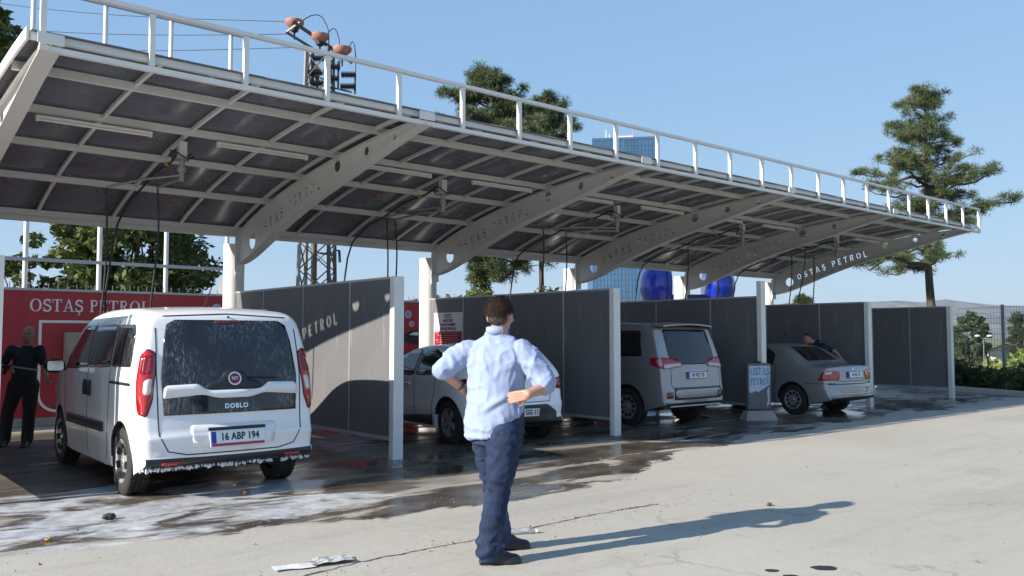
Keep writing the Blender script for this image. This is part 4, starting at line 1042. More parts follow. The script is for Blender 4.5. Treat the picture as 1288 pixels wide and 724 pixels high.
# ---- silver minivan
silver_paint = paint('silver_paint', (.33, .325, .33), metal=.4, rough=.32, damt=.35)
def minivan():
    r = thing('silver_minivan', 'tall silver minivan with roof spoiler and long tail lights in the third bay', 'minivan', (12.05, 10.02, 0), R(-1.5))
    wb = 2.80; wr = .32
    sil = [(-.62, .33, .05), (-.86, .38, .05), (-.885, .60, .05), (-.86, .70, .03), (-.83, 1.05, .1), (-.70, 1.45, .2), (-.60, 1.70, .06), (-.30, 1.785, .1), (.6, 1.81, .5), (1.8, 1.78, .5), (2.5, 1.60, .3), (3.10, 1.12, .2), (3.55, .95, .2), (3.66, .55, .1), (3.55, .25, .05)]
    sil += arch(wb, wr, .39, .26)[::-1] + [(2.1, .245, 0), (.6, .245, 0)] + arch(0, wr, .39, .26)[::-1]
    def W(y, z):
        w_ = .845
        if z > 1.05: w_ -= .115 * ((z - 1.05) / .8) ** 1.2
        if z < .5: w_ -= .03 * ((.5 - z) / .3)
        if y > 2.7: w_ -= .16 * ((y - 2.7) / 1.0) ** 2
        if y < -.3: w_ -= .04 * ((-.3 - y) / .5) ** 2
        return w_
    def rc(y, z, ny, nz):
        if nz < -.3 or (z < .72 and nz < .3 and -.45 < y < 3.3): return (.018, 0)
        if nz > .6: return (.08, .03)
        if ny < -.5: return (.06, .05)
        return (.12, .16)
    c = Car(r, sil, W, rc, silver_paint)
    c.wheels(1.46, wb, wr, .20, 'cap', MATS['silver_hubcap'])
    c.patch('rear', [(-.57, 1.06), (.57, 1.06), (.60, 1.25), (.58, 1.66), (-.58, 1.66), (-.60, 1.25)], dark_glass, 'rear_window', rad=.05)
    q = MB(); vs = []
    for i in range(13):
        x = -.66 + 1.32 * i / 12; zc = 1.75 - .035 * (x / .66) ** 2; yb = -.74 + .05 * (x / .66) ** 2
        for dy, dz in ((0, -.012), (.0, .012), (.30, .045), (.30, .0)): vs.append((x, yb + dy, zc + dz))
    q.add(vs, [(i * 4 + k, i * 4 + (k + 1) % 4, i * 4 + 4 + (k + 1) % 4, i * 4 + 4 + k) for i in range(12) for k in range(4)] + [(0, 3, 2, 1), (48, 49, 50, 51)], silver_paint, False); q.build('roof_spoiler', None, r)
    for k in (-1, 1):
        c.patch('rear', [(k * .34, 1.025), (k * .765, .985), (k * .765, 1.18), (k * .42, 1.15)][::-k], red_lens, 'tail_light', off=.014, rad=.015)
        c.patch('rear', [(k * .37, 1.03), (k * .755, .993), (k * .755, 1.065), (k * .36, 1.09)][::-k], clear_lens, 'light_strip', off=.018, rad=.012)
        v = 'left' if k < 0 else 'right'
        c.patch(v, [(-.79, .99), (-.56, 1.065), (-.53, 1.18), (-.75, 1.18)], red_lens, 'tail_light', off=.012, rad=.015)
        c.patch('rear', [(k * .60, .50), (k * .74, .50), (k * .74, .60), (k * .60, .60)][::-k], MATS['dark_red_lens'], 'reflector', off=.01, rad=.01)
    c.plate('34 VEY 35', .875, x=.02, wd=.50, ht=.105, frame=mat('plate_holder_blue', (.03, .05, .16), .4), off=.016)
    c.seam('rear', [(-.60, 1.05), (-.62, .73), (-.58, .67), (.70, .67), (.70, 1.05)])
    c.seam('rear', [(-.56, .655), (.70, .655), (.70, .47), (-.56, .47), (-.56, .655)])
    c.patch('rear', [(-.33, .935), (.33, .935), (.33, .955), (-.33, .955)], chrome, 'handle_trim', off=.016)
    c.patch('rear', [(-.60, .33), (.74, .33), (.74, .365), (-.60, .365)], mat('pale_silver', (.55, .55, .56), .35, metal=.3), 'step_trim', off=.02)
    c.both([(-.36, 1.20), (.42, 1.19), (.42, 1.64), (-.28, 1.64)], dark_glass, 'side_window', rad=.04)
    c.both([(.47, 1.19), (1.45, 1.16), (1.45, 1.645), (.47, 1.645)], dark_glass, 'side_window', rad=.04)
    c.both([(1.52, 1.16), (2.65, 1.12), (2.15, 1.52), (1.95, 1.60), (1.52, 1.64)], dark_glass, 'side_window', rad=.04)
    for v in ('left', 'right'):
        c.seam(v, [(.44, 1.68), (.45, .85), (.60, .45)]); c.seam(v, [(1.48, 1.68), (1.48, .30)]); c.seam(v, [(2.68, 1.10), (2.6, .7), (2.45, .32)])
        c.seam(v, [(-.50, .80), (2.5, .80)], wd=.012, m=silver_paint, name='side_crease')
        for y0 in (.62, 1.62): c.patch(v, fillet([(y0, .93, .02), (y0 + .2, .93, .02), (y0 + .2, .975, .02), (y0, .975, .02)]), silver_paint, 'door_handle', off=.028)
    c.patch('front', [(-.66, 1.18), (.66, 1.18), (.55, 1.62), (-.55, 1.62)], dark_glass, 'windscreen', rad=.05)
    for k in (-1, 1): c.patch('front', [(k * .40, .74), (k * .74, .76), (k * .76, .92), (k * .45, .88)][::k], clear_lens, 'headlight', off=.012, rad=.03)
    c.patch('front', [(-.38, .62), (.38, .62), (.40, .84), (-.40, .84)], black_plastic, 'grille', rad=.04)
    c.mirror(2.5, 1.15, .97, silver_paint)
    q = MB(); q.cyl((-.1, 1.2, 1.85), (-.1, 1.15, 1.90), .03, .012, n=10, m=ink); q.build('aerial', None, r)
minivan()

# ---- silver saloon
def saloon():
    r = thing('silver_saloon', 'silver saloon car being washed in the fourth bay, boot towards the yard', 'car', (16.10, 9.27, 0), R(-3))
    wb = 2.44; wr = .29
    sil = [(-.60, .26, .05), (-.86, .32, .06), (-.90, .55, .06), (-.865, .62, .03), (-.84, .88, .05), (-.76, .97, .05), (-.30, 1.00, .12), (.22, 1.33, .12), (.50, 1.40, .2), (1.0, 1.415, .4), (1.45, 1.36, .2), (2.15, .97, .15), (2.85, .87, .2), (3.15, .70, .12), (3.22, .42, .1), (3.1, .22, .05)]
    sil += arch(wb, wr, .35, .21)[::-1] + [(1.8, .20, 0), (.6, .20, 0)] + arch(0, wr, .35, .21)[::-1]
    def W(y, z):
        w_ = .84
        if z > .92: w_ -= .20 * ((z - .92) / .48) ** 1.1
        if z < .5: w_ -= .04 * ((.5 - z) / .3)
        if y > 2.1: w_ -= .2 * ((y - 2.1) / 1.1) ** 2
        if y < -.2: w_ -= .07 * ((-.2 - y) / .7) ** 2
        return w_
    def rc(y, z, ny, nz):
        if nz < -.3 or (z < .66 and nz < .3 and -.42 < y < 2.9): return (.018, 0)
        if nz > .6: return (.09, .03)
        if ny < -.4: return (.08, .10)
        return (.12, .2)
    c = Car(r, sil, W, rc, silver_paint)
    c.wheels(1.43, wb, wr, .185, 'cap', hub_silver)
    c.patch('rear', [(-.55, 1.035), (.55, 1.035), (.45, 1.33), (-.45, 1.33)], dark_glass, 'rear_window', rad=.05)
    c.both([(.42, .97), (.92, .955), (.92, 1.30), (.62, 1.30), (.42, 1.18)], dark_glass, 'side_window', rad=.04)
    c.both([(.98, .955), (1.85, .93), (1.48, 1.26), (1.30, 1.31), (.98, 1.31)], dark_glass, 'side_window', rad=.04)
    for v in ('left', 'right'):
        c.seam(v, [(.95, 1.33), (.95, .25)]); c.seam(v, [(.38, 1.0), (.36, .75), (.44, .45), (.44, .27)]); c.seam(v, [(1.9, .93), (1.85, .27)])
        c.seam(v, [(-.80, .63), (-.30, .63)], wd=.012)
        for y0 in (.50, 1.05): c.patch(v, fillet([(y0, .80, .02), (y0 + .19, .80, .02), (y0 + .19, .845, .02), (y0, .845, .02)]), black_plastic, 'door_handle', off=.022)
    for v, k in (('rl', 1), ('rr', -1)):
        u = -.03
        c.patch(v, [(k * a, b) for a, b in [(u - .14, .69), (u + .27, .69), (u + .29, .86), (u + .05, .88), (u - .08, .84)]][::k], red_lens, 'tail_light', off=.012, rad=.03)
        c.patch(v, [(k * a, b) for a, b in [(u - .05, .80), (u + .12, .80), (u + .12, .865), (u - .02, .855)]][::k], clear_lens, 'reverse_light', off=.016, rad=.02)
    c.plate('16 NL 19', .79, x=.03, wd=.50, ht=.11, frame=MATS['plate_holder_blue'], off=.016)
    c.seam('rear', [(-.62, .93), (-.50, .67), (.50, .67), (.62, .93)])
    c.seam('rear', [(-.78, .615), (.78, .615)], wd=.015)
    c.patch('rear', [(-.72, .40), (.72, .40), (.72, .43), (-.72, .43)], MATS['pale_silver'], 'bumper_strip', off=.012)
    h, nn = c.hit('rear', 0, .90); q = MB(); q.ellipsoid(h + nn * .004, (.035, .012, .035), chrome); q.build('badge', None, r)
    c.patch('front', [(-.60, .99), (.60, .99), (.48, 1.32), (-.48, 1.32)], dark_glass, 'windscreen', rad=.05)
    for k in (-1, 1): c.patch('front', [(k * .42, .60), (k * .68, .62), (k * .70, .74), (k * .45, .72)][::k], clear_lens, 'headlight', off=.012, rad=.03)
    c.patch('front', [(-.34, .58), (.34, .58), (.34, .70), (-.34, .70)], black_plastic, 'grille', rad=.03)
    c.mirror(1.75, .98, .93, silver_paint)
saloon()
# ================================================================ PEOPLE
def finish(me, m, smooth=True):
    me.materials.clear(); me.materials.append(m)
    for p in me.polygons: p.use_smooth = True
    return me
def rings(mb, spec, n=28):
    """closed loft: list of (centre, rx, ry, yaw, zfun) from bottom to top"""
    vs = []; fs = []
    for (c, rx, ry, yaw, zf) in spec:
        for k in range(n):
            a = 2 * math.pi * k / n; x, y = rx * math.cos(a), ry * math.sin(a)
            X, Y = x * math.cos(yaw) - y * math.sin(yaw), x * math.sin(yaw) + y * math.cos(yaw)
            vs.append((c[0] + X, c[1] + Y, c[2] + (zf(x, y) if zf else 0)))
    q = len(spec)
    for i in range(q - 1):
        for k in range(n): fs.append((i * n + k, i * n + (k + 1) % n, (i + 1) * n + (k + 1) % n, (i + 1) * n + k))
    fs.append(list(range(n))[::-1]); fs.append(list(range((q - 1) * n, q * n))); mb.add(vs, fs)
def head_blob(mb, c, yaw, tilt=0.0, s=1.0):
    """head with jaw, nose, ears; faces along +y before yaw"""
    M = Matrix.Translation(c) @ Matrix.Rotation(yaw, 4, 'Z') @ Matrix.Rotation(tilt, 4, 'X') @ Matrix.Scale(s, 4)
    def e(p, r): mb.ellipsoid(M @ Vector(p), [q * s for q in r], rot=M.to_3x3().normalized(), nu=18, nv=12)
    e((0, -.012, .025), (.077, .097, .092)); e((0, .018, -.045), (.060, .074, .072)); e((0, .052, -.082), (.036, .034, .026))
    e((0, .095, -.018), (.013, .020, .026)); e((0, .088, .012), (.011, .014, .03)); e((0, .075, .03), (.05, .022, .016))
    e((0, .083, -.058), (.026, .012, .007)); e((0, .081, -.070), (.023, .012, .008))
    for k in (-1, 1): e((k * .080, -.012, -.012), (.011, .022, .034)); e((k * .045, .062, -.028), (.026, .024, .024))
    return M
def eyes(M, parent):
    for k in (-1, 1):
        q = MB(); q.ellipsoid(M @ Vector((k * .032, .083, .006)), (.011, .008, .006), mat('eye_white', (.6, .57, .54), .2), rot=M.to_3x3().normalized(), nu=10, nv=6)
        q.ellipsoid(M @ Vector((k * .032, .089, .006)), (.0048, .004, .0048), ink, nu=8, nv=6); q.build('eye', None, parent)
def hand_blob(mb, wrist, dirv, palmn, curl=.6, s=1.0, spread=.12, flip=1):
    """palm, four bent fingers of unequal length and a thumb from the side of the palm"""
    d = Vector(dirv).normalized(); nrm = Vector(palmn); nrm = (nrm - d * nrm.dot(d)).normalized(); side = d.cross(nrm) * flip
    w_ = Vector(wrist); L = .092 * s
    for k in (-.030, -.010, .010, .030):
        mb.capsule(w_ + side * k * .7 * s, .015 * s, w_ + d * L + side * k * s, .0115 * s, 8)
    for k, ln in ((-.031, .062), (-.0105, .076), (.0105, .080), (.031, .072)):
        p = w_ + d * L + side * k * s; dd = (d + side * k * spread * 20 * .3).normalized(); a = 0
        for seg, r in ((.45, .0092), (.32, .0084), (.27, .0075)):
            a += curl * (.55 if seg == .45 else .8)
            dv = (dd * math.cos(a) + nrm * math.sin(a)); p2 = p + dv * ln * seg * s; mb.capsule(p, r * s, p2, r * .93 * s, 8); p = p2
    p = w_ + d * .03 * s + side * .030 * s + nrm * .008; dv = (d * .65 + side * .65 + nrm * .35).normalized()
    p2 = p + dv * .045 * s; mb.capsule(p, .0135 * s, p2, .0105 * s, 8); dv = (d * .85 + side * .2 + nrm * .45).normalized(); mb.capsule(p2, .0105 * s, p2 + dv * .034 * s, .0085 * s, 8)
def shoe(mb, heel, yaw, s=1.0, z=0.0):
    M = Matrix.Translation(heel) @ Matrix.Rotation(yaw, 4, 'Z') @ Matrix.Scale(s, 4)
    def e(p, r): mb.ellipsoid(M @ Vector(p), [q * s for q in r], rot=M.to_3x3().normalized(), nu=14, nv=10)
    e((0, .055, .05), (.042, .062, .050)); e((0, .15, .040), (.047, .085, .038)); e((0, .215, .033), (.044, .055, .031)); e((0, .055, .09), (.048, .06, .05)); e((0, .11, .065), (.046, .07, .042))
    pts = [M @ Vector((x, y, 0.008)) for x, y in ((-.03, -.005), (.03, -.005), (.042, .06), (.04, .12), (.05, .20), (.035, .262), (0, .275), (-.035, .262), (-.05, .20), (-.04, .12), (-.042, .06))]
    n = len(pts); mb.add([p - Vector((0, 0, .008)) for p in pts] + [p + Vector((0, 0, .022)) for p in pts], [list(range(n))[::-1], list(range(n, 2 * n))] + [(i, (i + 1) % n, (i + 1) % n + n, i + n) for i in range(n)])
def wrinkle(me, f, soft=0):
    me.update(); ns = [v.normal.copy() for v in me.vertices]
    for v, n_ in zip(me.vertices, ns): v.co += n_ * f(v.co, n_)
    if soft:
        bm = bmesh.new(); bm.from_mesh(me)
        for _ in range(soft): bmesh.ops.smooth_vert(bm, verts=bm.verts, factor=.5, use_axis_x=True, use_axis_y=True, use_axis_z=True)
        bm.to_mesh(me); bm.free()
    me.update()

shirt_mat = mat('pale_blue_linen', (.275, .335, .50), .8, spec=.2, var=.06, vscale=7, bump=.12, bscale=90)
denim = mat('dark_denim', (.017, .029, .066), .8, spec=.2, var=.35, vscale=5, bump=.35, bscale=120)
add_mix(denim, (.065, .098, .175), noise_mask(denim, 4.5, .46, .72, (1, 1, .45)))
add_mix(denim, (.006, .009, .02), noise_mask(denim, 9, .56, .75, (1, 1, 1.6)))
shoe_mat = mat('black_leather', (.012, .012, .013), .4, var=.2)

def standing_man():
    r = thing('person', 'man in light blue shirt and jeans with hands on hips, seen from behind', 'person', (3.77, 4.56, 0), R(YAW - 90))
    V = Vector
    TY_ = R(-15)                      # torso turned to the right
    def T(x, y, z, c=(-.01, .04)):    # torso frame to local
        return V((c[0] + x * math.cos(TY_) - y * math.sin(TY_), c[1] + x * math.sin(TY_) + y * math.cos(TY_), z))
    hr, hl = V((.055, -.045, .90)), V((-.09, .10, .90))
    kr, kl = V((.005, -.05, .50)), V((-.03, .20, .50)); ar, al = V((-.07, -.07, .12)), V((.005, .32, .12))
    sr, sl = T(.205, -.01, 1.445), T(-.205, -.01, 1.445)
    er, el = V((.335, -.07, 1.20)), V((-.395, .03, 1.305))
    wr_, wl = V((.205, -.205, 1.155)), V((-.255, .15, 1.175))
    # body: one continuous surface
    b = MB(); hc = V((.015, .055, 1.685)); HY = R(-20)
    M = head_blob(b, hc, HY, .06, 1.06)
    b.capsule(V((-.005, .035, 1.47)), .068, V((.008, .04, 1.60)), .060)
    b.capsule(sl, .062, el, .047); b.capsule(el, .047, wl, .030); b.capsule(sr, .062, er, .047); b.capsule(er, .047, wr_, .031)
    rings(b, [(T(0, 0, .86), .14, .10, TY_, None), (T(0, 0, 1.0), .16, .12, TY_, None), (T(0, 0, 1.2), .185, .145, TY_, None), (T(0, 0, 1.38), .195, .125, TY_, None), (T(0, 0, 1.47), .16, .09, TY_, None), (T(0, 0, 1.53), .07, .06, TY_, None)])
    b.capsule(hr, .08, kr, .06); b.capsule(kr, .065, ar, .045); b.capsule(hl, .08, kl, .06); b.capsule(kl, .065, al, .045)
    hand_blob(b, wr_, V((-.90, .26, -.20)), V((.25, .93, .05)), .45, 1.0, flip=1)
    hand_blob(b, wl, V((.55, .55, -.35)), V((.9, -.45, 0)), .4, 1.0, flip=-1)
    me = remesh(b, .0065, 3, .5); body = link('body', finish(me, skin_mat), r)
    eyes(M, r)
    # hair: cap over crown and back of the head
    h = MB(); MI = M
    def he(p, q): h.ellipsoid(MI @ V(p), [k * 1.06 for k in q], rot=MI.to_3x3().normalized(), nu=20, nv=14)
    he((0, -.020, .040), (.079, .094, .083)); he((0, -.045, -.010), (.068, .062, .058)); he((0, .03, .082), (.064, .060, .042))
    for k in (-1, 1): he((k * .066, .015, .03), (.018, .03, .05))
    me = remesh(h, .006, 2, .5)
    wrinkle(me, lambda c, n_: .0035 * noise.fractal(V((c.x * 70, c.y * 70, c.z * 22)), 1, 2, 3))
    hair_o = link('hair', finish(me, hair_mat), r)
    sv = []; sf = []; rs = random.Random(4); rot3 = MI.to_3x3().normalized()
    for i in range(5200):
        a = rs.uniform(0, 2 * math.pi); t = math.acos(rs.uniform(-.62, 1)); d = V((math.sin(t) * math.cos(a), math.sin(t) * math.sin(a), math.cos(t)))
        p = V((.082 * d.x, -.020 + .098 * d.y, .040 + .086 * d.z))
        if p.y > .052 and p.z < .075: continue
        if d.z < -.45 and p.y > -.05: continue
        ed = (d + V((rs.uniform(-.5, .5), rs.uniform(-.5, .3), -.9 + rs.uniform(-.4, .3)))).normalized(); L = rs.uniform(.014, .030) * (1 if d.z > -.2 else .5)
        sd_ = d.cross(ed).normalized() * .0013; k = len(sv)
        b0 = p * 1.0; m_ = p + (d * .35 + ed * .65).normalized() * L * .6; tp = m_ + ed * L * .5
        sv += [MI @ (b0 - sd_), MI @ (b0 + sd_), MI @ (m_ + sd_ * .8), MI @ (m_ - sd_ * .8), MI @ tp]; sf += [(k, k + 1, k + 2, k + 3), (k + 3, k + 2, k + 4)]
    hm = bpy.data.meshes.new('hair_strands'); hm.from_pydata([tuple(v) for v in sv], [], sf); hm.materials.append(mat('hair_strand', (.045, .028, .018), .45, var=.4, vscale=60))
    link('hair_strands', hm, hair_o, kind='stuff')
    # shirt
    s = MB()
    def hem(x, y): return .17 * max(0, min(1, (x + .02) / .22)) ** 1.3 - (.012 * math.sin(x * 30))
    def hem2(x, y): return .085 * max(0, min(1, (x + .02) / .22)) ** 1.3
    rings(s, [(T(-.01, -.005, .835), .198, .152, TY_, hem), (T(-.01, -.005, .93), .212, .164, TY_, hem2), (T(-.005, -.005, 1.05), .205, .168, TY_, None), (T(-.005, 0, 1.17), .197, .162, TY_, None), (T(0, 0, 1.28), .206, .157, TY_, None), (T(0, 0, 1.38), .226, .145, TY_, None),
              (T(0, 0, 1.45), .222, .118, TY_, None), (T(0, 0, 1.50), .172, .092, TY_, None), (T(0, .005, 1.545), .090, .072, TY_, None), (T(0, .008, 1.565), .074, .066, TY_, None)])
    s.capsule(sl + V((.012, 0, -.012)), .086, sl.lerp(el, .55), .078); s.capsule(sl.lerp(el, .55), .078, sl.lerp(el, .92), .066)
    s.capsule(sr + V((-.012, 0, -.012)), .086, sr.lerp(er, .55), .080); s.capsule(sr.lerp(er, .55), .080, sr.lerp(er, .90), .070)
    s.capsule(sr.lerp(er, .84), .079, sr.lerp(er, .92), .076); s.capsule(sl.lerp(el, .84), .074, sl.lerp(el, .93), .071)
    me = remesh(s, .008, 5, .5)
    def ridge(c, p0, p1, wd, amp):
        p0, p1 = V(p0), V(p1); d = p1 - p0; t = max(0, min(1, (c - p0).dot(d) / d.length_squared)); q = (c - (p0 + d * t)).length
        return amp * math.exp(-(q / wd) ** 2) * math.sin(math.pi * (0.12 + .88 * (1 - abs(2 * t - 1))) / 2)
    rpt = V((.16, -.13, 1.17))
    def f(c, n_):
        a = .007 * noise.fractal(V((c.x * 7 + c.z * 4, c.y * 7, c.z * 5 - c.x * 5)), 1, 2, 3)
        q = V((c.x * 5 + c.z * 5.5, c.y * 6, c.z * 7 - c.x * 6)); cr = 1 - abs(noise.noise(q + V((3, 1, 7)))) ; a += .011 * cr ** 9
        q = V((c.x * 13 - c.z * 3, c.y * 13, c.z * 6 + c.x * 4)); cr = 1 - abs(noise.noise(q)); a += .005 * cr ** 8
        if abs(c.x) > .24 or (c.x > .17 and c.z < 1.36 and c.y < -.05): q = V((c.x * 9, c.y * 9, c.z * 16 + c.x * 12)); a += .009 * (1 - abs(noise.noise(q))) ** 6
        a += ridge(c, (.15, -.14, 1.19), (-.12, -.12, 1.02), .022, .016) - ridge(c, (.15, -.15, 1.16), (-.12, -.13, .99), .020, .012)
        a += ridge(c, (.16, -.15, 1.10), (0, -.15, .93), .02, .012) - ridge(c, (.17, -.14, 1.12), (.06, -.16, .95), .018, .012)
        a += ridge(c, (-.17, .02, 1.10), (-.02, -.12, 1.06), .016, .008) + ridge(c, (-.18, .0, 1.18), (-.04, -.11, 1.15), .016, .007)
        a += ridge(c, (.06, -.13, 1.44), (.07, -.16, 1.24), .014, .007) + ridge(c, (.10, -.12, 1.44), (.115, -.16, 1.22), .014, .007) + ridge(c, (-.10, -.06, 1.42), (-.06, -.12, 1.25), .016, .006)
        a += ridge(c, (-.22, .03, 1.44), (-.36, .02, 1.36), .016, .010) - ridge(c, (-.22, .03, 1.40), (-.35, .02, 1.31), .015, .010)
        a += ridge(c, (.22, -.10, 1.38), (.28, -.17, 1.26), .016, .010) - ridge(c, (.24, -.12, 1.40), (.31, -.18, 1.25), .014, .009)
        a += ridge(c, (.20, -.06, 1.30), (.13, -.15, 1.20), .018, .009)
        a += .010 * math.exp(-((c.z - .855 - (.15 * max(0, min(1, (c.x + .03) / .22)) ** 1.3)) / .012) ** 2) * (1 if c.z < 1.05 else 0)
        return a
    wrinkle(me, f, 2)
    link('shirt', finish(me, shirt_mat), r)
    cb = MB(); CM = T(0, .008, 1.578)
    vs = []; n = 30
    for k in range(n):
        a = 2 * math.pi * k / n + TY_
        back = .5 - .5 * math.sin(a - TY_)
        for (rr, dz) in ((.068, -.025), (.080, -.03), (.076, .018 + .012 * back), (.066, .022 + .012 * back)): vs.append(CM + V((rr * math.cos(a), rr * .92 * math.sin(a), dz)))
    cb.add(vs, [(k * 4 + i, ((k + 1) % n) * 4 + i, ((k + 1) % n) * 4 + (i + 1) % 4, k * 4 + (i + 1) % 4) for k in range(n) for i in range(4)], None, True)
    cb.build('collar', shirt_mat, r)
    q = MB()
    for p, d in ((sl.lerp(el, 1.0), el - sl), (sr.lerp(er, .95), er - sr)):
        pass
    # jeans
    j = MB()
    rings(j, [(T(0, .01, .80), .175, .146, TY_, None), (T(0, .01, .90), .194, .156, TY_, None), (T(0, .005, 1.0), .196, .156, TY_, None), (T(0, .005, 1.06), .192, .152, TY_, None)])
    j.capsule(hr + V((-.01, 0, -.03)), .122, hr.lerp(kr, .5), .108, 16); j.capsule(hr.lerp(kr, .5), .108, kr, .084, 16); j.capsule(kr, .084, kr.lerp(ar, .5), .080, 16); j.capsule(kr.lerp(ar, .5), .080, ar + V((.005, 0, -.02)), .083, 16)
    j.capsule(hl + V((.01, 0, -.03)), .122, hl.lerp(kl, .5), .104, 16); j.capsule(hl.lerp(kl, .5), .104, kl, .082, 16); j.capsule(kl, .082, kl.lerp(al, .5), .078, 16); j.capsule(kl.lerp(al, .5), .078, al + V((.005, 0, -.02)), .081, 16)
    for a in (ar, al): j.capsule(a + V((.005, 0, .02)), .084, a + V((.012, 0, -.045)), .072, 16)
    me = remesh(j, .009, 4, .5)
    def fj(c, n_):
        a = .004 * noise.fractal(V((c.x * 8, c.y * 8, c.z * 14)), 1, 2, 4) + .009 * (1 - abs(noise.noise(V((c.x * 6 + c.z * 3, c.y * 6, c.z * 11 - c.x * 7))))) ** 8
        if c.z < .30: a += .010 * math.sin(c.z * 75 + 3 * noise.noise(V((c.x * 8, c.y * 8, c.z * 4)))) * (1 - c.z / .30)
        if .42 < c.z < .60: a += .006 * math.sin(c.z * 90 + c.x * 30) * math.sin((c.z - .42) / .18 * math.pi)
        if .66 < c.z < .80: a += .005 * math.sin(c.z * 70 + c.x * 40)
        return a
    wrinkle(me, fj, 2)
    for v in me.vertices: v.co.z = max(v.co.z, .03)
    link('jeans', finish(me, denim), r)
    pk = MB(); c0 = T(.075, -.157, .845)
    pk.box(c0, (.12, .012, .13), denim, rot=Euler((0, 0, TY_ - .15)), bev=.004); pk.build('back_pocket', None, r)
    for (a, y) in ((ar, R(-82)), (al, R(-78))):
        k = MB(); shoe(k, V((a.x - .05, a.y + .01, 0)), y, 1.04); me = remesh(k, .008, 3, .5); link('shoe', finish(me, shoe_mat), r)
    wb_ = MB(); d = (wl - el).normalized(); wb_.cyl(wl - d * .035, wl - d * .018, .0345, n=14, m=mat('watch_strap', (.10, .05, .03), .5)); wb_.build('wrist_watch', None, r)
standing_man()

def simple_person(r, J, skin, top, legs, shoes, voxel=.012, sleeve=.55, hair=True, head_yaw=0, hands=(None, None), s=1.0):
    V = Vector; b = MB(); M = head_blob(b, J['head'], head_yaw, 0, s)
    b.capsule(J['neck'], .062, J['head'] + V((0, 0, -.05)), .055)
    ch, pv = J['chest'], J['pelvis']; b.capsule(ch, .13, pv, .13)
    for k in ('l', 'r'):
        b.capsule(J['s' + k], .058, J['e' + k], .043); b.capsule(J['e' + k], .043, J['w' + k], .029)
        b.capsule(J['h' + k], .09, J['k' + k], .058); b.capsule(J['k' + k], .058, J['a' + k], .042); b.capsule(J['s' + k], .058, ch + V((0, 0, .08)), .07)
        b.capsule(J['a' + k], .042, J['a' + k] + J['toe'] * .12 + V((0, 0, -.05)), .034)
        hd = hands[0 if k == 'l' else 1]
        if hd: hand_blob(b, J['w' + k], hd[0], hd[1], .75, 1.0, flip=1 if k == 'r' else -1)
    link('body', finish(remesh(b, .008, 3), skin), r); eyes(M, r)
    t = MB(); t.capsule(ch + V((0, 0, -.02)), .165, pv + V((0, 0, .10)), .160, 20); t.capsule(pv + V((0, 0, .10)), .160, pv, .158, 20)
    for k in ('l', 'r'):
        t.capsule(ch + V((0, 0, .03)), .115, J['s' + k] + V((0, 0, -.012)), .071); t.capsule(J['s' + k] + V((0, 0, -.008)), .072, J['s' + k].lerp(J['e' + k], sleeve + .18), .060)
    t.capsule(ch + V((0, 0, .06)), .12, J['neck'] + V((0, 0, -.045)), .062)
    me = remesh(t, .011, 4); wrinkle(me, lambda c, n_: .006 * noise.fractal(c * 9, 1, 2, 3)); link('t_shirt', finish(me, top), r)
    j = MB(); j.capsule(pv + V((0, 0, -.02)), .150, (J['hl'] + J['hr']) / 2 + V((0, 0, -.02)), .145, 18)
    for k in ('l', 'r'):
        j.capsule(J['h' + k], .115, J['k' + k], .085, 14); j.capsule(J['k' + k], .085, J['a' + k], .078, 14)
    me = remesh(j, .012, 4); wrinkle(me, lambda c, n_: .005 * noise.fractal(V((c.x * 8, c.y * 8, c.z * 14)), 1, 2, 3)); link('trousers', finish(me, legs), r)
    yaw = math.atan2(J['toe'].y, J['toe'].x) - math.pi / 2
    for k in ('l', 'r'):
        q = MB(); shoe(q, V((J['a' + k].x, J['a' + k].y, 0)) - J['toe'] * .06, yaw); link('shoe', finish(remesh(q, .009, 3), shoes), r)
    if hair:
        h = MB()
        def he(p, q): h.ellipsoid(M @ V(p), [k_ * s for k_ in q], rot=M.to_3x3().normalized(), nu=16, nv=12)
        he((0, -.022, .045), (.084, .098, .082)); he((0, -.05, -.01), (.070, .06, .06)); he((0, .03, .085), (.06, .055, .035))
        me = remesh(h, .008, 2); wrinkle(me, lambda c, n_: .003 * noise.fractal(c * 60, 1, 2, 3)); link('hair', finish(me, hair_mat), r)
    return M
V = Vector
navy_shirt = mat('navy_cotton', (.012, .014, .045), .85, var=.15); black_cloth = mat('black_cotton', (.012, .012, .014), .85, var=.2)
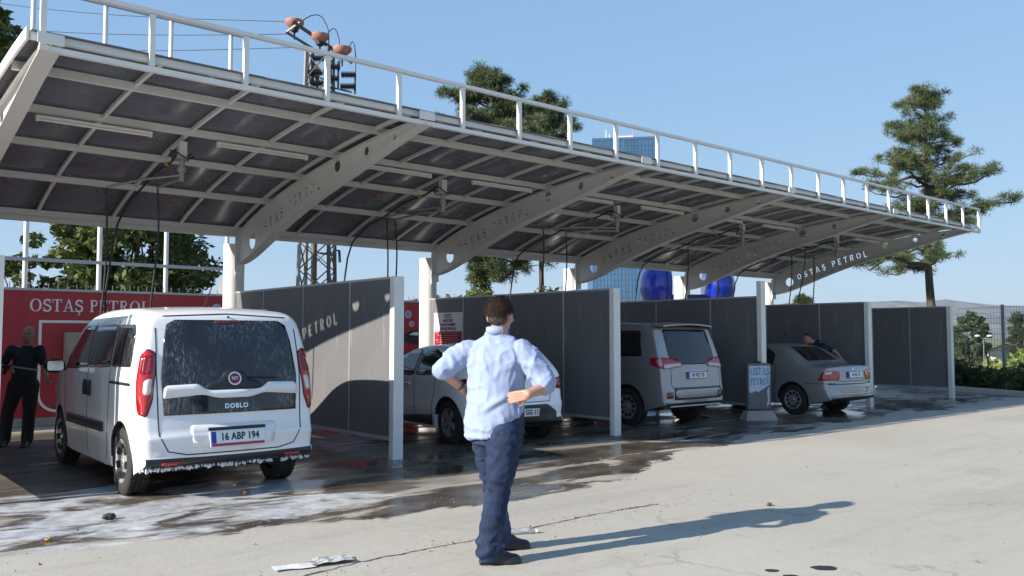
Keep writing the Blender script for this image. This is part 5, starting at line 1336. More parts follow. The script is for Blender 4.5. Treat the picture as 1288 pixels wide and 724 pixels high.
# worker with the spray lance by the front of the white van, facing the camera
def worker():
    r = thing('person', 'bald worker in dark clothes holding a spray lance in front of the red wall', 'person', (2.60, 13.62, 0), R(YAW - 90))
    J = dict(head=V((.05, 0, 1.565)), neck=V((.03, .01, 1.43)), chest=V((.02, 0, 1.24)), pelvis=V((0, 0, .94)), toe=V((.25, -.97, 0)),
             sl=V((.21, .01, 1.36)), el=V((.30, -.03, 1.10)), wl=V((.42, -.17, .93)), sr=V((-.18, 0, 1.36)), er=V((-.27, -.08, 1.12)), wr=V((-.10, -.24, 1.10)),
             hl=V((.10, 0, .86)), kl=V((.10, -.02, .47)), al=V((.06, .02, .09)), hr=V((-.10, 0, .86)), kr=V((-.20, -.02, .47)), ar=V((-.27, .04, .09)))
    M = simple_person(r, J, skin_dark, black_cloth, black_cloth, shoe_mat, hair=False, head_yaw=math.pi + .25, hands=((V((.6, -.5, -.3)), V((-.4, -.6, .3))), (V((.9, -.3, 0)), V((.1, -.6, -.6)))))
    h = MB(); 
    for (p, q) in (((0, -.03, .03), (.081, .096, .075)),): h.ellipsoid(M @ V(p), q, rot=M.to_3x3().normalized(), nu=16, nv=12)
    link('cropped_hair', finish(remesh(h, .009, 2), mat('cropped_hair', (.06, .04, .03), .8)), r)
    ln = thing('spray_lance', 'thin pressure washer lance held across the body by the dark clothed worker', 'spray lance', r.location, r.rotation_euler.z)
    q = MB(); q.tube([(-.30, -.24, 1.13), (.02, -.28, 1.12), (.36, -.30, 1.08)], .011, 8, galv_steel); q.build('wand', None, ln)
    q = MB(); q.bar((-.14, -.26, 1.125), (-.02, -.28, 1.12), .04, .05, black_plastic); q.bar((-.10, -.265, 1.11), (-.12, -.265, 1.02), .03, .04, black_plastic); q.build('trigger_grip', None, ln)
    q = MB(); q.tube([(-.30, -.24, 1.13), (-.36, -.2, 1.0), (-.34, -.12, .5), (-.40, .0, .06), (-.7, .3, .02)], .012, 8, black_rubber); q.build('lance_hose', None, ln)
worker()
def car_washer():
    r = thing('person', 'man in dark blue shirt bending behind the boot of the silver saloon', 'person', (17.42, 9.92, 0), R(YAW - 90))
    J = dict(head=V((-.26, -.02, 1.50)), neck=V((-.16, 0, 1.42)), chest=V((-.02, 0, 1.30)), pelvis=V((.12, .05, .97)), toe=V((-.7, -.71, 0)),
             sl=V((.02, -.18, 1.36)), el=V((-.02, -.34, 1.12)), wl=V((-.12, -.48, 1.02)), sr=V((.08, .16, 1.36)), er=V((.36, .02, 1.20)), wr=V((.42, -.16, 1.04)),
             hl=V((.10, -.06, .88)), kl=V((.06, -.06, .48)), al=V((.10, -.05, .09)), hr=V((.18, .13, .88)), kr=V((.16, .12, .48)), ar=V((.24, .12, .09)))
    simple_person(r, J, skin_mat, navy_shirt, black_cloth, shoe_mat, head_yaw=R(115), hands=((V((-.4, -.7, -.3)), V((0, -.3, -.9))), (V((.1, -.8, -.4)), V((0, -.4, -.9)))))
car_washer()
# ================================================================ BACKGROUND
def az_at(px, dist, z=0.0):
    """a ground spot seen in photo column px at a given distance"""
    a = R(YAW) - math.atan((px - 644) / 1071.0); return Vector((dist * math.cos(a), dist * math.sin(a), z))
leaf_var = lambda nm, c, c2, sc=1.5: mat(nm, c, .65, spec=.25, var=.0) if False else leaf_mat(nm, c, c2, sc)
def leaf_mat(nm, c, c2, sc):
    m = mat(nm, c, .6, spec=.25, var=.25, vscale=sc); add_mix(m, c2, noise_mask(m, sc * .7, .42, .62))
    n = m.node_tree.nodes; l = m.node_tree.links; p = n['Principled BSDF']
    tr = n.new('ShaderNodeBsdfTranslucent'); mx = n.new('ShaderNodeMixShader'); mx.inputs[0].default_value = .25
    out = n['Material Output']; src = p.inputs['Base Color'].links[0].from_socket; l.new(src, tr.inputs[0])
    l.new(p.outputs[0], mx.inputs[1]); l.new(tr.outputs[0], mx.inputs[2]); l.new(mx.outputs[0], out.inputs[0]); return m
oak_leaf = leaf_mat('broad_leaf', (.055, .085, .022), (.11, .14, .04), 1.2)
pine_leaf = leaf_mat('pine_needle', (.066, .095, .042), (.125, .150, .066), .9)
hedge_leaf = leaf_mat('hedge_leaf', (.035, .055, .018), (.07, .10, .03), 2)
field_leaf = leaf_mat('field_leaf', (.13, .19, .04), (.24, .28, .07), .4)
far_leaf = leaf_mat('far_leaf', (.05, .075, .03), (.085, .11, .045), .3)
def faces_mesh(name, verts, per, m):
    """verts: (n*per,3) array of separate faces"""
    n = len(verts) // per; me = bpy.data.meshes.new(name)
    me.vertices.add(len(verts)); me.vertices.foreach_set('co', np.asarray(verts, dtype=np.float32).ravel())
    me.loops.add(len(verts)); me.loops.foreach_set('vertex_index', np.arange(len(verts), dtype=np.int32))
    me.polygons.add(n); me.polygons.foreach_set('loop_start', np.arange(0, len(verts), per, dtype=np.int32))
    me.materials.append(m); me.update(calc_edges=True); return me
def leaves(cs, rad, per_clump, size, rng, flat=.7, aspect=.45):
    """leaf-shaped quads spread over clumps"""
    cs = np.asarray(cs); rad = np.broadcast_to(np.asarray(rad, dtype=float), (len(cs),)); k = len(cs) * per_clump
    c = np.repeat(cs, per_clump, 0); rr = np.repeat(rad, per_clump)
    d = rng.normal(size=(k, 3)); d /= np.linalg.norm(d, axis=1)[:, None]; t = rng.uniform(.25, 1, k) ** .5
    p = c + d * (rr * t)[:, None] * np.array([1, 1, flat])
    u = rng.normal(size=(k, 3)); u[:, 2] *= .6; u /= np.linalg.norm(u, axis=1)[:, None]
    v = np.cross(u, rng.normal(size=(k, 3))); v /= np.linalg.norm(v, axis=1)[:, None]
    s = size * rng.uniform(.6, 1.4, k)[:, None]
    return np.stack([p - u * s, p + v * s * aspect, p + u * s, p - v * s * aspect], 1).reshape(-1, 3)
def needles(cs, rad, per_clump, ln, wd, rng, up=.25):
    cs = np.asarray(cs); k = len(cs) * per_clump; c = np.repeat(cs, per_clump, 0); rr = np.repeat(np.broadcast_to(np.asarray(rad, dtype=float), (len(cs),)), per_clump)
    d = rng.normal(size=(k, 3)); d[:, 2] += up; d /= np.linalg.norm(d, axis=1)[:, None]
    p = c + d * (rr * rng.uniform(.0, .75, k))[:, None] * np.array([1, 1, .65]); e = d + rng.normal(size=(k, 3)) * .35; e /= np.linalg.norm(e, axis=1)[:, None]
    s = np.cross(e, rng.normal(size=(k, 3))); s /= np.linalg.norm(s, axis=1)[:, None]
    L = ln * rng.uniform(.7, 1.3, k)[:, None]
    return np.stack([p - s * wd, p + s * wd, p + e * L], 1).reshape(-1, 3)
def limb(mb, p0, p1, r0, r1, wob, rng, n=6, m=bark):
    p0, p1 = Vector(p0), Vector(p1); pts = []
    for i in range(n + 1):
        t = i / n; pts.append(p0.lerp(p1, t) + Vector(rng.normal(size=3) * wob * math.sin(math.pi * t)))
    mb.tube(pts, [r0 + (r1 - r0) * i / n for i in range(n + 1)], 8, m); return pts
def broad_tree(name, label, loc, height, cr, seed, trunk_h=None, leaf=oak_leaf, n=70, per=150, ls=.11, squash=.8, group=None, tr=.16, zc=None):
    rng = np.random.default_rng(seed); r = thing(name, label, 'tree', loc, 0, group); mb = MB(); th = trunk_h or height * .38
    limb(mb, (0, 0, -.1), (rng.normal() * .1, rng.normal() * .1, th), tr, tr * .7, .05, rng)
    cs = []; rad = []; zc = zc or (height + th) / 2 + .1; hz = (height - th) * .55
    for i in range(n):
        d = rng.normal(size=3); d /= np.linalg.norm(d); t = rng.uniform(.35, 1) ** .6
        c = np.array([d[0] * cr * t, d[1] * cr * t, zc + d[2] * hz * t]) * np.array([1, 1, 1])
        c *= np.array([1 + .2 * math.sin(i * 2.1), 1 + .2 * math.cos(i * 1.7), 1]); cs.append(c); rad.append(cr * rng.uniform(.16, .34))
        if i % 4 == 0: limb(mb, (0, 0, th * rng.uniform(.75, 1)), c, tr * .42, .012, cr * .05, rng)
    mb.build('trunk', None, r); link('crown', faces_mesh('crown', leaves(cs, rad, per, ls, rng, squash), 4, leaf), r); return r
def pine_tree(name, label, loc, height, levels, seed, lean=(0, 0), per=70, nl=.22, nw=.014, clump=.42, tr=.2, leaf=pine_leaf, group=None, cl_per_m=1.6, bare=.35, nbr=(6, 9), skip=0.0):
    """levels: list of (height, reach towards photo-left, reach towards photo-right)"""
    rng = np.random.default_rng(seed); r = thing(name, label, 'tree', loc, R(YAW - 90), group); mb = MB()
    def axis(z): f = z / height; return Vector((lean[0] * f + .10 * math.sin(f * 5 + seed), lean[1] * f + .1 * math.sin(f * 4), z))
    mb.tube([axis(z) for z in np.linspace(-.1, height * .97, 16)], [tr * (1 - .88 * i / 15) * (1.15 if i == 0 else 1) for i in range(16)], 10, bark)
    cs = []; rad = []
    for (z, lft, rgt) in levels:
        nb = rng.integers(*nbr); a0 = rng.uniform(0, 6)
        for b in range(nb):
            a = a0 + 2 * math.pi * b / nb + rng.normal() * .2; k = math.cos(a)
            if rng.uniform() < skip and abs(k) < .8: continue
            reach = (rgt if k > 0 else lft) * (.62 + .38 * abs(k)) * rng.uniform(.58, 1.12)
            s = axis(z + rng.normal() * .15); e = s + Vector((math.cos(a) * reach, math.sin(a) * reach, reach * rng.uniform(.02, .28) - .05))
            pts = limb(mb, s, e, max(.02, .05 * reach / 2), .012, reach * .05, rng)
            q = max(2, int(reach * cl_per_m * 1.5))
            for j in range(q):
                t = .38 + .62 * (j + rng.uniform(0, .6)) / q; c = s.lerp(e, min(1, t)); sp = clump * .9
                cs.append([c.x + rng.normal() * sp * .6, c.y + rng.normal() * sp * .6, c.z + abs(rng.normal()) * sp * .35]); rad.append(clump * rng.uniform(.6, 1.15))
                if rng.uniform() < .55:
                    w_ = c + Vector((rng.normal() * .35, rng.normal() * .35, .15)) ; limb(mb, c, w_, .014, .006, .01, rng, 2); cs.append([w_.x, w_.y, w_.z]); rad.append(clump * .7)
    t_ = axis(height * .97); cs += [[t_.x, t_.y, t_.z], [t_.x + .1, t_.y, t_.z - .35]]; rad += [clump * .6, clump * .7]
    mb.build('trunk', None, r); link('crown', faces_mesh('crown', needles(cs, rad, per, nl, nw, rng), 3, leaf), r); return r
# tall pine at the right, behind the end of the canopy
pz = lambda row, d, px: 1.54 + (423 - row) / 1071 * d * math.cos(math.atan((px - 644) / 1071))
D = 40.0; L1 = az_at(1178, D)
def lv(row, a, b):
    s = D * math.cos(math.atan((1178 - 644) / 1071)) / 1071; ax = 1178 + (1168 - 1178) * (385 - row) / 275; return (pz(row, D, 1178), max(.3, (ax - a) * s), max(.3, (b - ax) * s))
pine_tree('pine_tree', 'tall open crowned pine beyond the right end of the canopy', L1, pz(104, D, 1178), [lv(120, 1150, 1186), lv(138, 1128, 1196), lv(155, 1120, 1205), lv(172, 1110, 1222), lv(190, 1105, 1232), lv(205, 1095, 1248), lv(220, 1072, 1262), lv(235, 1085, 1276), lv(250, 1098, 1262), lv(262, 1110, 1270), lv(276, 1120, 1286), lv(290, 1130, 1250), lv(318, 1085, 1186), lv(336, 1068, 1150)], 3, lean=(-.3, .2), per=150, nl=.165, nw=.012, clump=.44, tr=.22, nbr=(6, 9), skip=.10)
# pine behind the middle of the canopy, ivy on its trunk
D2 = 32.0; L2 = az_at(604, D2); s2 = D2 / 1071
r_ = pine_tree('pine_tree', 'bushy pine with ivy on its trunk behind the middle of the canopy', L2, pz(88, D2, 604), [(pz(y, D2, 604), (604 - a) * s2, (b - 604) * s2) for y, a, b in [(100, 585, 625), (115, 562, 640), (130, 545, 655), (148, 530, 668), (165, 520, 690), (190, 510, 700), (215, 500, 720), (240, 500, 730), (265, 505, 730), (290, 520, 725), (330, 580, 690), (350, 590, 700)]], 5, lean=(.3, .1), per=270, nl=.155, nw=.013, clump=.50, tr=.2, cl_per_m=1.5)
rng0 = np.random.default_rng(11)
iv = [(math.cos(a) * .27, math.sin(a) * .27, z) for z in np.linspace(1.0, 5.2, 26) for a in rng0.uniform(0, 6.28, 4)]
link('ivy', faces_mesh('ivy', leaves(iv, .22, 34, .07, rng0), 4, oak_leaf), r_)
pine_tree('pine_tree', 'second pine crown showing over the roof beside the glass tower', az_at(684, 36), pz(116, 36, 684), [(pz(y, 36, 684), (684 - a) * 36 / 1071, (b - 684) * 36 / 1071) for y, a, b in [(128, 668, 700), (142, 655, 708), (156, 650, 716), (172, 650, 720), (200, 650, 715), (240, 655, 715), (280, 660, 712)]], 9, per=230, nl=.155, nw=.013, clump=.48, tr=.16)
# broad-leaved tree behind the red wall and darker foliage at the left edge
broad_tree('leafy_tree', 'full leafy tree behind the red wall on the left', az_at(166, 27), 5.9, 2.0, 21, trunk_h=1.5, n=105, per=170, ls=.11, zc=3.6)
broad_tree('leafy_tree', 'dark leafy tree cut off by the left edge of the photo', az_at(-42, 24), 9.7, 1.45, 22, trunk_h=6.0, n=46, per=130, ls=.12)
broad_tree('leafy_shrub', 'loose shrub poking over the red wall beside the leftmost pole', az_at(38, 21), 3.45, .75, 23, trunk_h=.8, n=26, per=60, ls=.10, tr=.05)
bx = MB()
hr_ = thing('ivy_hedge', 'green leafy hedge over the red wall behind the notice board', 'hedge', az_at(560, 25), R(YAW - 90))
rng1 = np.random.default_rng(31); cs = [(x, rng1.normal() * .25, rng1.uniform(.4, 2.75 + .25 * math.sin(x * 2.2))) for x in rng1.uniform(-1.9, 5.2, 150)]
link('foliage', faces_mesh('foliage', leaves(cs, .36, 90, .085, rng1), 4, oak_leaf), hr_)
q = MB()
for x in np.linspace(-1.8, 5, 9): limb(q, (x, 0, 0), (x + .1, .05, 2.2), .03, .012, .06, rng1)
q.build('stems', None, hr_)
# small conifer far off, trees in the valley
pine_tree('conifer', 'small dark conifer top far away above the saloon partition', az_at(1010, 88), pz(369, 88, 1010), [(z, w_, w_) for z, w_ in ((1, 1.3), (2, 1.2), (3, 1.0), (3.8, .8), (4.5, .55), (5.1, .3))], 13, per=40, nl=.35, nw=.04, clump=.45, tr=.14, leaf=far_leaf)
def far_tree(label, px, d, top_row, width, seed, base=-3.9, name='leafy_tree'):
    L = az_at(px, d, base); broad_tree(name, label, L, pz(top_row, d, px) - base - .9, width, seed, trunk_h=1.8, leaf=far_leaf, n=42, per=90, ls=.26, tr=.2)
far_tree('big round tree in the valley beside the end partition, seen through the fence', 1222, 108, 386, 1.95, 41)
far_tree('lower rounded tree left of the big valley tree', 1203, 112, 402, 1.5, 42)
pine_tree('conifer', 'pointed conifer beside the red roofed house at the right edge', az_at(1279, 92, -3.9), pz(394, 92, 1279) + 3.9, [(z, w_, w_) for z, w_ in ((2.4, 1.15), (3, 1.2), (3.6, 1.1), (4.2, 1.0), (4.8, .9), (5.4, .75), (6, .6), (6.6, .45), (7.1, .3))], 17, per=60, nl=.26, nw=.03, clump=.38, tr=.16, leaf=far_leaf)

# field crop, hedge, kerb, wire fence
fv = []; rngf = np.random.default_rng(51)
cf = []
for i in range(3000):
    o = 1.2 + 27 * rngf.uniform() ** .9; sft = rngf.uniform(-14, 14) * (.5 + o / 24); p = kp(sft - 2, o); cf.append((p.x, p.y, terr_h(p.x, p.y) + rngf.uniform(.05, .40 if o < 7.5 else 1.1)))
link('field_crop', faces_mesh('field_crop', leaves(cf, .34, 38, .13, rngf), 4, field_leaf), None, kind='stuff')
hg = thing('hedge', 'dark low hedge along the kerb under the wire fence', 'hedge', (0, 0, 0))
ch = []
for i in range(420):
    sft = rngf.uniform(-16, 9); p = kp(sft, .55 + rngf.normal() * .12); ch.append((p.x, p.y, rngf.uniform(.12, .60 + .14 * math.sin(sft * 3) + .08 * math.sin(sft * 7.3))))
link('foliage', faces_mesh('foliage', leaves(ch, .26, 60, .065, rngf), 4, hedge_leaf), hg)
q = MB()
for i in range(40):
    p = kp(-16 + i * .62, .55); limb(q, p, p + Vector((rngf.normal() * .08, rngf.normal() * .08, .8)), .015, .008, .04, rngf, 3)
q.build('stems', None, hg)
sap = thing('sapling', 'thin dark sapling growing through the wire fence near the end post', 'sapling', kp(1.9, .7))
q = MB(); q.tube([(0, 0, 0), (.05, .02, .8), (.02, .1, 1.5)], [.018, .014, .008], 6, bark); q.tube([(.04, .02, .7), (-.12, -.1, 1.35)], [.01, .006], 6, bark); q.build('stem', None, sap)
kb = MB(); seg = 2.0
kroot = thing('kerb', 'pale concrete kerb along the foot of the hedge', 'kerb', (0, 0, 0))
for i in range(-9, 8):
    a, b = kp(i * seg + .008, .10, .065), kp((i + 1) * seg - .008, .10, .065); m_ = MB(); m_.bar(a, b, .18, .13 + .004 * ((i * 7) % 3), concrete_light if False else mat('pale_concrete', (.48, .46, .42), .85, var=.15, vscale=4)); m_.build('kerb_stone', None, kroot)
fn = thing('wire_fence', 'green wire mesh fence on slim posts along the right edge of the yard', 'fence', (0, 0, 0))
steel_green = mat('faded_green_steel', (.16, .19, .20), .5, metal=.2)
for s_ in np.arange(-15.05, 14, 2.6):
    q = MB(); q.bar(kp(s_ + .9, .8, 0), kp(s_ + .9, .8, 2.42), .06, .06, steel_green, up=(KD.x, KD.y, 0)); q.build('fence_post', None, fn)
q = MB()
for z in np.arange(.1, 2.4, .15): q.bar(kp(-16, .84, z), kp(14, .84, z), .008, .008, steel_green)
for s_ in np.arange(-16, 14, .06 if False else .10): q.bar(kp(s_, .84, .08), kp(s_, .84, 2.38), .005, .005, steel_green, up=(KD.x, KD.y, 0))
q.build('wire_mesh', None, fn, kind='stuff')

# house with a red roof, low sheds, lamp in the valley
def house(loc, w_, d_, h_, rh, rz, label, roofm, wallm):
    r = thing('house', label, 'house', loc, rz); q = MB(); q.box((0, 0, h_ / 2), (w_, d_, h_), wallm); q.build('wall', None, r)
    q = MB(); q.prism([(-w_ / 2, h_), (w_ / 2, h_), (0, h_ + rh)], d_, Matrix(((1, 0, 0, 0), (0, 0, -1, d_ / 2), (0, 1, 0, 0), (0, 0, 0, 1))), wallm); q.build('gable', None, r)
    for k in (-1, 1):
        q = MB(); q.bar((k * (w_ / 2 + .3), 0, h_ - .12), (0, 0, h_ + rh + .06), d_ + .7, .14, roofm, up=(0, 1, 0)) if False else q.add([(k * (w_ / 2 + .4), -d_ / 2 - .4, h_ - .2), (k * (w_ / 2 + .4), d_ / 2 + .4, h_ - .2), (0, d_ / 2 + .4, h_ + rh + .12), (0, -d_ / 2 - .4, h_ + rh + .12), (k * (w_ / 2 + .4), -d_ / 2 - .4, h_ - .35), (k * (w_ / 2 + .4), d_ / 2 + .4, h_ - .35), (0, d_ / 2 + .4, h_ + rh - .02), (0, -d_ / 2 - .4, h_ + rh - .02)], [(0, 1, 2, 3), (7, 6, 5, 4), (0, 4, 5, 1), (1, 5, 6, 2), (2, 6, 7, 3), (3, 7, 4, 0)], roofm); q.build('roof', None, r)
    for x in (-w_ / 4, w_ / 4):
        q = MB(); q.box((x, -d_ / 2 - .03, h_ * .55), (1.0, .08, 1.1), dark_glass); q.build('window', None, r)
    q = MB(); q.box((w_ * .22, 0, h_ + rh + .2), (.6, .6, 1.1), wallm); q.build('chimney', None, r)
pale_wall = mat('pale_wall', (.62, .60, .56), .8, var=.08)
red_roof = mat('red_tile_roof', (.30, .085, .05), .8, var=.2, vscale=3)
house(az_at(1266, 118, -4.0), 9.0, 12, 3.0, 1.6, R(YAW - 122), 'white gabled house with red tiled roof in the valley at the right', red_roof, pale_wall)
sh = thing('shed', 'long low grey shed roof in the valley right of the end partition', 'shed', az_at(1214, 140, -4.2), R(YAW - 90))
q = MB(); q.box((0, 0, 1.3), (9, 6, 2.6), pale_wall); q.build('wall', None, sh); q = MB(); q.box((0, 0, 2.85), (9.6, 6.6, .4), mat('grey_roof', (.30, .31, .33), .7)); q.build('roof', None, sh)
lp = thing('street_lamp', 'double headed white street lamp standing in the valley', 'street lamp', az_at(1236, 98, -4.0), R(YAW - 90))
q = MB(); q.cyl((0, 0, 0), (0, 0, 5.4), .07, .05, 10, galv_steel); q.build('pole', None, lp)
for k in (-1, 1):
    q = MB(); q.tube([(0, 0, 5.2), (k * .3, 0, 5.5), (k * .55, 0, 5.62)], .035, 8, galv_steel); q.ellipsoid((k * .62, 0, 5.6), (.28, .16, .12), white_paint); q.build('lamp_head', None, lp)
gb = thing('industrial_building', 'low grey industrial building with white trim beyond the first partition', 'building', az_at(318, 80), R(YAW - 75))
gw = mat('blue_grey_cladding', (.33, .38, .45), .6, var=.06)
q = MB(); q.box((0, 0, 2.6), (5.2, 9, 5.2), gw); q.build('wall', None, gb)
q = MB(); q.box((0, 0, 5.32), (5.5, 9.3, .24), pale_wall); q.build('roof_trim', None, gb)
for x in (-1.7, 0, 1.7): q = MB(); q.box((x, -4.53, 3.9), (1.1, .08, .9), dark_glass); q.build('window', None, gb)
q = MB(); q.box((-2.45, -4.6, 3.1), (.35, .35, 6.2), pale_wall); q.build('corner_post', None, gb)

# blue glass tower
tower_glass = mat('blue_tower_glass', (.035, .105, .21), .12, spec=.8, var=.35, vscale=.12)
tw = thing('glass_tower', 'tall blue glass office tower rising behind the canopy', 'building', az_at(786, 250), R(YAW - 90 - 8))
WT, DT, HT = 18.2, 15, 59.5
q = MB(); q.box((0, DT / 2, HT / 2), (WT, DT, HT), tower_glass); q.build('glass_facade', None, tw)
q = MB(); mull = mat('tower_mullion', (.06, .12, .21), .4, metal=.3)
for x in np.linspace(-WT / 2, WT / 2, 19): q.box((x, -.06, HT / 2), (.12 if abs(x) > .5 else .55, .16, HT), mull)
for y in np.linspace(0, DT, 15): q.box((-WT / 2 - .06, y, HT / 2), (.16, .12, HT), mull); q.box((WT / 2 + .06, y, HT / 2), (.16, .12, HT), mull)
for z in np.arange(1.6, HT, 1.65):
    q.box((0, -.05, z), (WT + .2, .14, .18), mull); q.box((-WT / 2 - .05, DT / 2, z), (.14, DT, .18), mull); q.box((WT / 2 + .05, DT / 2, z), (.14, DT, .18), mull)
q.build('mullions', None, tw, kind='stuff')
q = MB(); q.prism([(-WT / 2, 0), (-WT / 2 - 1.9, 4), (-WT / 2 - 1.9, DT), (-WT / 2, DT)], HT - 3.2, None, tower_glass); q.build('side_wing', None, tw)
q = MB(); q.box((0, DT / 2, HT + .3), (WT + .3, DT + .3, .6), mull); q.build('parapet', None, tw)
for x, h_, m_ in ((-5.2, 3.4, white_paint), (2.8, 3.0, MATS['pale_wall']), (-4.2, 2.0, white_paint)):
    q = MB(); q.cyl((x, 3, HT + .5), (x, 3, HT + .5 + h_), .16, .08, 8, m_ if x < 0 else mat('pink_mast', (.55, .22, .22), .5)); q.build('antenna', None, tw)
q = MB(); q.box((-.2, 5, HT + 1.1), (6, 4, 1.3), pale_wall); q.build('plant_room', None, tw)

# big blue rounded drums on a cross-beam, further back
blue_gloss = mat('blue_gloss_plastic', (.006, .025, .34), .25, coat=.5, var=.25, vscale=.8)
navy_band = mat('navy_band', (.010, .014, .10), .4)
bd = thing('blue_roadside_sign', 'large blue sign of two rounded drums joined by a dark beam behind third bay', 'sign', az_at(863, 36), R(YAW - 90))
for x, k in ((-1.08, 1), (1.18, -1)):
    q = MB(); prof = [(0, -.84), (.30, -.81), (.58, -.70), (.82, -.52), (1.0, -.27), (1.08, 0), (1.07, .16), (1.0, .34), (0, .38)]
    q.lathe([(r_, t * k) for r_, t in prof], (x, 0, 3.62), 'x', 32, blue_gloss); o = q.build('drum', None, bd)
    q = MB(); q.lathe([(1.115, .10 * k), (1.135, .14 * k), (1.10, .19 * k)], (x, 0, 3.62), 'x', 32, navy_band); q.build('drum_band', None, o)
q = MB(); q.box((0, 0, 3.02), (1.8, .5, .5), navy_band); q.build('cross_beam', None, bd)
for x in (-.5, .5): q = MB(); q.cyl((x, 0, 0), (x, 0, 2.9), .12, n=12, m=navy_band); q.build('post', None, bd)

# lattice power pole with insulators, wires to the left
DP = 27.0; PB = az_at(398, DP); ppx = 1071 / DP / 1.0
pl = thing('power_pole', 'steel lattice power pole with pink insulators rising behind the canopy', 'power pole', PB, R(YAW - 90))
HP = 10.55; hb, ht_ = .52, .34
rust_steel = mat('weathered_steel', (.11, .095, .08), .6, metal=.4, var=.3, vscale=6)
def leg(sx, sy, z): f = z / HP; k = hb + (ht_ - hb) * f; return Vector((sx * k, sy * k, z))
for sx in (-1, 1):
    for sy in (-1, 1): q = MB(); q.bar(leg(sx, sy, 0), leg(sx, sy, HP), .085, .085, rust_steel if sx > 0 else galv_steel); q.build('leg', None, pl)
zz = np.linspace(.2, HP - .2, 13)
for i in range(12):
    z0, z1 = zz[i], zz[i + 1]; br = MB()
    for a, b in (((-1, -1), (1, -1)), ((1, -1), (1, 1)), ((1, 1), (-1, 1)), ((-1, 1), (-1, -1))):
        br.bar(leg(*a, z0), leg(*b, z1), .035, .035, rust_steel); br.bar(leg(*b, z0), leg(*a, z1), .035, .035, rust_steel)
    br.build('cross_brace', None, pl)
q = MB(); q.cyl((-.12, .1, 0), (-.12, .1, HP - .6), .10, .08, 10, rust_steel); q.build('riser_pipe', None, pl)
rc_ = lambda px, row: Vector(((px - 402) / 1071 * DP, 0, 1.54 + (423 - row) / 1071 * DP * .98))
A0, A1 = rc_(372, 28), rc_(440, 70)
q = MB(); q.bar(A0 + Vector((0, -.4, 0)), A1 + Vector((0, .4, 0)), .09, .09, dark_steel); q.build('cross_arm', None, pl)
q = MB(); q.bar(rc_(363, 40) + Vector((0, -.3, 0)), rc_(398, 60), .07, .07, dark_steel); q.bar(rc_(363, 40) + Vector((0, -.3, 0)), A0 + Vector((.2, -.35, 0)), .05, .05, galv_steel); q.bar(rc_(398, 60), rc_(412, 62), .06, .06, galv_steel); q.build('arm_strut', None, pl)
pink_ins = mat('pink_porcelain', (.40, .19, .165), .4, var=.2)
tops = []
for px, row in ((370, 30), (402, 48), (430, 65)):
    c = rc_(px, row); q = MB(); q.lathe([(0, .235), (.10, .235)], c, 'z', 20, pink_ins); q.lathe([(.10, .235), (.285, .23), (.30, .215)], c, 'z', 20, pink_ins); q.lathe([(.30, .215), (.29, .13), (.20, .04), (.12, -.02)], c, 'z', 20, pink_ins); o = q.build('insulator', None, pl)
    q = MB(); q.lathe([(.12, .0), (.15, -.03), (.10, -.06), (.13, -.09), (.09, -.13), (.03, -.16), (.02, -.38)], c, 'z', 16, ink); q.build('insulator_skirt', None, o); tops.append(c + Vector((.2, 0, .2)))
for (c, e, hh) in zip(tops, ((413, 62), (427, 78), (447, 92)), (.55, .45, .40)):
    e = rc_(*e); q = MB(); p = [c, c + Vector((.25, 0, hh * .28)), (c + e) / 2 + Vector((.35, 0, hh + .25)), e + Vector((.06, 0, .55)), e]
    pp = [c.lerp(e, t) * 1 for t in ()]
    cur = []
    for t in np.linspace(0, 1, 12):
        a = c + (Vector((e.x, e.y, c.z)) - c) * min(1, t * 1.35); drop = max(0, t - .45) / .55
        cur.append(Vector((c.x + (e.x - c.x) * math.sin(min(1, t * 1.25) * math.pi / 2), 0, c.z + .22 * math.sin(min(1, t * 1.8) * math.pi) * (1 if t < .56 else 0) - (c.z - e.z) * drop ** 1.6)))
    q.tube(cur, .016, 6, ink); q.build('jumper_wire', None, pl)
for (px, row, lean_) in ((402, 73, 0), (399, 91, 0), (401, 105, 0), (421, 84, 0), (419, 99, 0), (440, 94, 0), (439, 109, 0)):
    c = rc_(px, row); q = MB(); pr = []
    for i in range(9): pr += [(.06, -.22 + i * .05), (.115, -.205 + i * .05), (.06, -.19 + i * .05)]
    q.lathe(pr, c + Vector((0, -.25, 0)), 'x', 12, ink); q.build('dropper_insulator', None, pl)
for px, r0, r1 in ((389, 68, 108), (413, 66, 110), (427, 76, 112), (448, 92, 118), (396, 60, 104)):
    q = MB(); q.bar(rc_(px, r0) + Vector((0, -.2, 0)), rc_(px, r1) + Vector((0, -.2, 0)), .05, .05, dark_steel); q.build('equipment_bar', None, pl)
q = MB()
for (a, b) in (((385, 92), (412, 100)), ((390, 66), (402, 88)), ((402, 88), (425, 98)), ((412, 108), (444, 116))): q.bar(rc_(*a) + Vector((0, -.22, 0)), rc_(*b) + Vector((0, -.22, 0)), .045, .045, dark_steel)
q.build('switch_frame', None, pl)
q = MB(); q.bar(rc_(402, 318), rc_(424, 321), .07, .06, dark_steel); q.bar(rc_(424, 312), rc_(424, 322), .05, .05, dark_steel); q.bar(rc_(424, 315), rc_(429, 315), .04, .04, dark_steel); q.bar(rc_(429, 315), rc_(430, 330), .07, .07, ink); q.build('side_bracket', None, pl)
MW = Matrix.Translation(PB) @ Matrix.Rotation(R(YAW - 90), 4, 'Z')
